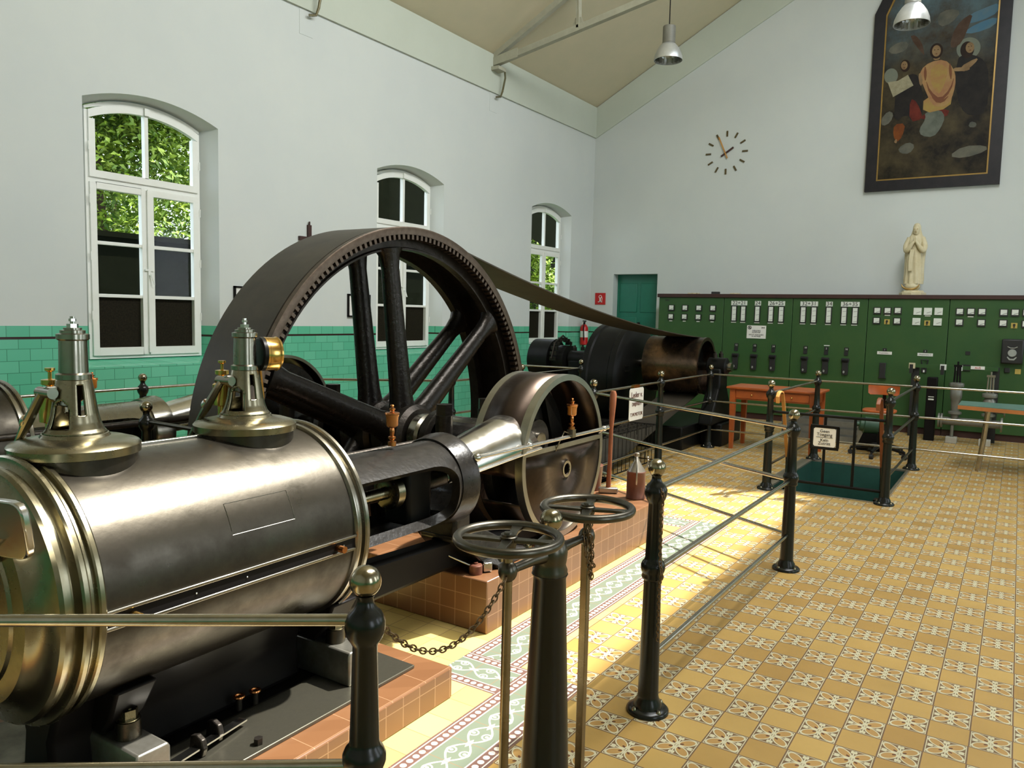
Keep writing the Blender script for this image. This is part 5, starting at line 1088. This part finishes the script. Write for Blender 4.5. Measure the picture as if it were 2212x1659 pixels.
# litter on the cornice
for x, y, w, lb in ((13.3, 4.46, .14, 'small dark offcut lying on the switchboard top'), (13.3, 4.85, .16, 'pale paper scraps lying on the left end of the switchboard top'), (13.3, 4.12, .12, 'crumpled brown scrap on the switchboard top above the first numbers')):
    o = MB(); o.box((x, y, 2.08+.022), (.08, w, .045), rz=.2) if 'dark' in lb else [o.box((x+.03*math.sin(i*2), y+w*(i/5-.5), 2.092), (.05, .04, .022), rz=i) for i in range(6)]
    tag(o.build('scrap_piece', INK if 'dark' in lb else CREAM, bevel=.003), lb, 'scrap')

# ------------------------------------------------------------------ statue on the switchboard
t = thing('praying_statue', (13.3, 1.40, 2.08), 'cream statue of a veiled praying figure standing on the switchboard', 'statue')
sx, sy, sz = 13.3, 1.41, 2.08
def S_(rows, nm, mt, fold=0, nf=9, lean=0):
    R = []
    for z, rx, ry, oy in rows:
        R.append([Vector((sx+lean+rx*math.cos(a)*(1+fold*math.sin(nf*a+z*6)*min(1, (1.0-z)*1.6)), sy+oy+ry*math.sin(a)*(1+fold*math.sin(nf*a+z*6)*min(1, (1.0-z)*1.6)), sz+z)) for a in [2*PI*j/64 for j in range(64)]])
    m = MB(); m.loft(R); return m.build(nm, mt, t, smooth=70)
m = MB(); m.lathe([(0, .185), (.035, .185), (.045, .155), (.07, .145)], (sx, sy, sz), seg=8); m.build('octagonal_base', CREAM, t, smooth=20)
m = MB(); m.ball((sx, sy+.01, sz+.13), .11, 28, sz=.7); m.build('globe', CREAM, t)
m = MB(); P = []
for i in range(15): a = PI*(i/14)-PI; P.append((sx-.10+.02*abs(math.cos(a)), sy+.03-.12*math.cos(a), sz+.17+.085*math.sin(a)))
m.tube(P, [.003+.016*math.sin(PI*i/14) for i in range(15)], 8); m.build('crescent_moon', GOLD, t)
S_([(.17, .09, .125, 0), (.25, .085, .118, 0), (.45, .08, .11, 0), (.62, .08, .10, 0), (.72, .075, .095, 0), (.80, .075, .11, 0), (.86, .065, .105, 0), (.90, .045, .07, 0), (.935, .03, .035, 0)], 'robe', CREAM, .13, 9)
S_([(.22, .07, .135, .0), (.40, .07, .132, .0), (.58, .07, .138, .0), (.70, .07, .145, 0), (.78, .068, .142, 0), (.86, .062, .115, 0), (.91, .056, .078, 0), (.98, .052, .058, 0), (1.04, .05, .052, 0), (1.075, .036, .034, 0), (1.085, .01, .01, 0)], 'veil_and_mantle', CREAM, .07, 7, .035)
m = MB()
rows = [(.905, .028, .028), (.925, .036, .036), (.945, .05, .040), (.975, .056, .045), (1.01, .052, .045), (1.04, .03, .03)]
m.loft([[Vector((sx-.035+(-rx if math.cos(a) > 0 else -rx*.6)*abs(math.cos(a))*(1 if math.cos(a) > 0 else -1), sy+ry*math.sin(a), sz+z)) for a in [2*PI*j/32 for j in range(32)]] for z, rx, ry in rows]); m.box((sx-.096, sy, sz+.968), (.014, .012, .03)); m.build('face', CREAM, t, smooth=60)
def smooth_path(P, r, k=4):
    P = [Vector(p) for p in P]; A, B = [], []
    for i in range(len(P)-1):
        p0, p1, p2, p3 = P[max(i-1, 0)], P[i], P[i+1], P[min(i+2, len(P)-1)]
        for j in range(k): t_ = j/k; A.append(.5*((2*p1)+(p2-p0)*t_+(2*p0-5*p1+4*p2-p3)*t_**2+(-p0+3*p1-3*p2+p3)*t_**3)); B.append(r[i]+(r[i+1]-r[i])*t_)
    return A+[P[-1]], B+[r[-1]]
for s in (-1, 1): m = MB(); m.ball((sx-.088, sy+s*.018, sz+.985), .006, 8); m.build('eye', GOLD, t)
m = MB(); m.box((sx-.088, sy, sz+.94), (.008, .02, .005)); m.build('mouth', GOLD, t)
for s in (-1, 1):
    m = MB(); m.tube(*smooth_path([(sx-.0, sy+s*.085, sz+.86), (sx-.03, sy+s*.125, sz+.74), (sx-.075, sy+s*.105, sz+.665), (sx-.11, sy+s*.04, sz+.76), (sx-.115, sy+s*.013, sz+.80)], [.038, .04, .042, .026, .016]), 14); m.build('sleeve', CREAM, t, smooth=60)
    m = MB(); m.tube([(sx-.115, sy+s*.011, sz+.79), (sx-.12, sy+s*.010, sz+.84), (sx-.12, sy+s*.007, sz+.875)], [.013, .013, .005], 10); m.tube([(sx-.12, sy+s*.012, sz+.81), (sx-.135, sy+s*.010, sz+.84)], [.006, .004], 6); m.build('praying_hand', CREAM, t, smooth=60)
m = MB(); m.tube([(sx-.105, sy+.03, sz+.68), (sx-.115, sy+.045, sz+.5), (sx-.112, sy+.04, sz+.36)], .02, flat=((0, 1, 0), .055, .015)); m.build('sash', CREAM, t, bevel=.004)

# ------------------------------------------------------------------ tables, chair, pipes
def rotpt(c, a): ca, sa = math.cos(a), math.sin(a); return lambda x, y, z: Vector((c[0]+x*ca-y*sa, c[1]+x*sa+y*ca, z))
A_ = 0.0; f = rotpt((9.83, 3.08), A_)   # local +x away from camera, local -y along the front edge
t = thing('wooden_table', (10.2, 2.6, 0), 'orange varnished wooden table with two drawers in front of the switchboard', 'table')
Rz = Matrix.Rotation(A_, 3, 'Z')
m = MB(); m.box(f(.30, -.545, .785), (.62, 1.13, .028), rot=Rz); m.build('table_top', ORANGEW, t, bevel=.006)
m = MB()
for a, b_ in (((.045, -.545), (.022, 1.0)), ((.565, -.545), (.022, 1.0)), ((.30, -.055), (.5, .022)), ((.30, -1.035), (.5, .022))): m.box(f(*a, .705), (*b_, .13), rot=Rz)
m.build('apron', ORANGEW, t)
for y in (-.30, -.79): m = MB(); m.box(f(.032, y, .705), (.02, .40, .095), rot=Rz); dr = m.build('drawer', ORANGEW, t, bevel=.003); m = MB(); m.ball(f(.012, y, .705), .012, 10); m.build('drawer_knob', BRASS, dr)
for x, y in ((.055, -.055), (.555, -.055), (.055, -1.035), (.555, -1.035)): m = MB(); m.loft([[f(x+i*w, y+j*w, z) for i, j in ((-1, -1), (1, -1), (1, 1), (-1, 1))] for z, w in ((0, .022), (.62, .034), (.77, .034))]); m.build('leg', ORANGEW, t)
t = thing('storage_crate', (10.9, 2.2, 0), 'low grey slatted crate on the floor behind the legs of the orange table', 'crate')
m = MB()
for z in (.06, .16, .26): m.bb((11.3, 1.75, z-.035), (11.32, 2.75, z+.035))
m.bb((11.32, 1.75, .02), (11.7, 1.77, .30)); m.bb((11.32, 2.73, .02), (11.7, 2.75, .30)); m.bb((11.7, 1.75, .0), (11.72, 2.75, .30)); m.bb((11.3, 1.76, 0), (11.7, 2.74, .02)); m.build('crate_slats', GREYP, t)
t = thing('work_table', (10.3, 0, 0), 'teal-topped table with orange edge on a tubular leg at the right edge', 'table')
m = MB(); m.prism([(10.10, .53), (9.70, -1.2), (10.62, -1.2), (10.66, .53)], (0, 0, .742), (1, 0, 0), (0, 1, 0), .008); m.build('table_top', TEALTOP, t)
m = MB(); m.prism([(10.095, .534), (9.695, -1.2), (10.62, -1.2), (10.665, .534)], (0, 0, .70), (1, 0, 0), (0, 1, 0), .042); m.build('table_edge', ORED, t)
m = MB(); m.tube([(10.12, .24, .70), (10.17, .27, .3), (10.22, .30, 0)], .028, 14); m.build('leg', RAILM, t); m = MB(); m.cyl((10.45, -.9, 0), (10.45, -.9, .70), .028); m.build('leg', RAILM, t)
t = thing('swivel_chair', (10.55, 1.37, 0), 'orange wooden-backed swivel work chair on a black star base behind the stair opening', 'chair')
cx, cy = 10.55, 1.37; Rb = rotpt((cx, cy), 0)
m = MB(); N = 16; rings = []
for z, w in ((.755, .15), (.775, .175), (.85, .18), (.885, .175), (.895, .16)):
    rings.append([Vector((cx+.12-.06*(y_/w)**2*1.0+ox, cy+y_, z)) for ox, seq in ((0, [w*(-1+2*i/N) for i in range(N+1)]), (.018, [w*(1-2*i/N) for i in range(N+1)])) for y_ in seq])
m.loft(rings); m.build('backrest', ORANGEW, t, smooth=50)
m = MB(); m.prism([(.19*math.copysign(abs(math.cos(a))**.6, math.cos(a)), .19*math.copysign(abs(math.sin(a))**.6, math.sin(a))) for a in [2*PI*i/28 for i in range(28)]], (cx-.05, cy+.02, .555), (1, 0, 0), (0, 1, 0), .03); m.build('seat', ORANGEW, t, bevel=.008)
m = MB(); m.tube([(cx+.05, cy, .52), (cx+.2, cy, .52), (cx+.14, cy, .80)], .02, flat=((0, 1, 0), .04, .012)); m.build('back_support', DARK, t)
m = MB(); m.lathe([(.1, .035), (.3, .03), (.3, .02), (.54, .02), (.555, .09)], (cx, cy, 0), seg=18); m.build('gas_column', DARK, t)
for k in range(5):
    a = 2*PI*k/5+.5; m = MB(); m.tube([(cx, cy, .14), (cx+.2*math.cos(a), cy+.2*math.sin(a), .11), (cx+.33*math.cos(a), cy+.33*math.sin(a), .085)], [.03, .024, .018], 8); lg = m.build('base_arm', BLACKS, t)
    m = MB(); px, py = cx+.33*math.cos(a), cy+.33*math.sin(a); m.cyl((px-.02*math.sin(a), py+.02*math.cos(a), .031), (px+.02*math.sin(a), py-.02*math.cos(a), .031), .03, seg=16); m.cyl((px, py, .05), (px, py, .085), .012, seg=8); m.build('caster', BLACKR, lg)
t = thing('electric_motor', (11.05, 1.55, 0), 'small grey-green electric motor on a black foot behind the sign', 'motor')
m = MB(); m.lathe([(0, .05), (.02, .09), (.03, .11), (.2, .11), (.21, .09), (.25, .08), (.26, .03), (.31, .03)], (11.05, 1.44, .30), (-.3, .95, .1), 24); m.build('motor_body', GREENM, t); m = MB(); m.loft([[Vector((11.0+x*w, 1.53+y*w, z)) for x, y in ((-.12, -.16), (.12, -.16), (.12, .16), (-.12, .16))] for z, w in ((0, 1), (.04, 1), (.22, .6))]); m.build('motor_foot', DARK, t)
t = thing('steam_pipe_assembly', (12.45, .5, 0), 'grey steam pipes with two upright stop valves on small concrete blocks before the switchboard', 'pipe assembly')
X0 = 12.45
m = MB(); m.cyl((X0, .88, .305), (X0, .13, .305), .055, seg=24); hp = m.build('horizontal_pipe', GREYP, t)
for y in (.88, .845, .13): m = MB(); m.cyl((X0, y+.01, .305), (X0, y-.014, .305), .10, seg=28); m.build('pipe_flange', GREYP, hp)
for y, zz, k in ((.69, .84, 0), (.29, .72, 1)):
    m = MB(); m.lathe([(.30, .05), (.40, .05), (.41, .085), (.44, .085), (.45, .05), (zz-.24, .06), (zz-.20, .075), (zz-.10, .075), (zz-.06, .05), (zz-.05, .09), (zz-.02, .095), (zz, .09), (zz+.01, .05)], (X0, y, 0), seg=24); vb = m.build('stop_valve_body', GREYP, t)
    m = MB()
    for s in (-1, 1): m.cyl((X0, y+s*.035, zz), (X0, y+s*.03, zz+.24), .012, seg=10)
    m.cyl((X0, y, zz), (X0, y, zz+.30), .012, seg=10); m.box((X0, y, zz+.24), (.04, .10, .03)); m.build('valve_yoke', TIN if k else DARK, vb)
    m = MB(); m.cyl((X0, y+.02, .25), (X0, y+.02, .07), .022, seg=12); sp_ = m.build('pipe_support', GREYP, t); m = MB(); m.bb((X0-.08, y-.05, 0), (X0+.08, y+.09, .085)); m.build('concrete_block', CONC, sp_, bevel=.005)
m = MB(); m.cyl((X0, .29, .50), (X0, .10, .50), .045, seg=20); m.cyl((X0, .11, .50), (X0, .095, .50), .09, seg=24); m.build('branch_outlet', GREYP, t)
t = thing('black_pump_column', (12.5, .98, 0), 'slim black upright switch column left of the grey stop valves', 'column')
m = MB(); m.bb((12.45, .93, 0), (12.6, 1.06, .90)); m.build('column_body', DARK, t, bevel=.01); m = MB(); m.bb((12.44, .96, .58), (12.449, 1.03, .60)); m.bb((12.44, .96, .62), (12.449, 1.03, .63)); m.build('name_strip', METERW, t)
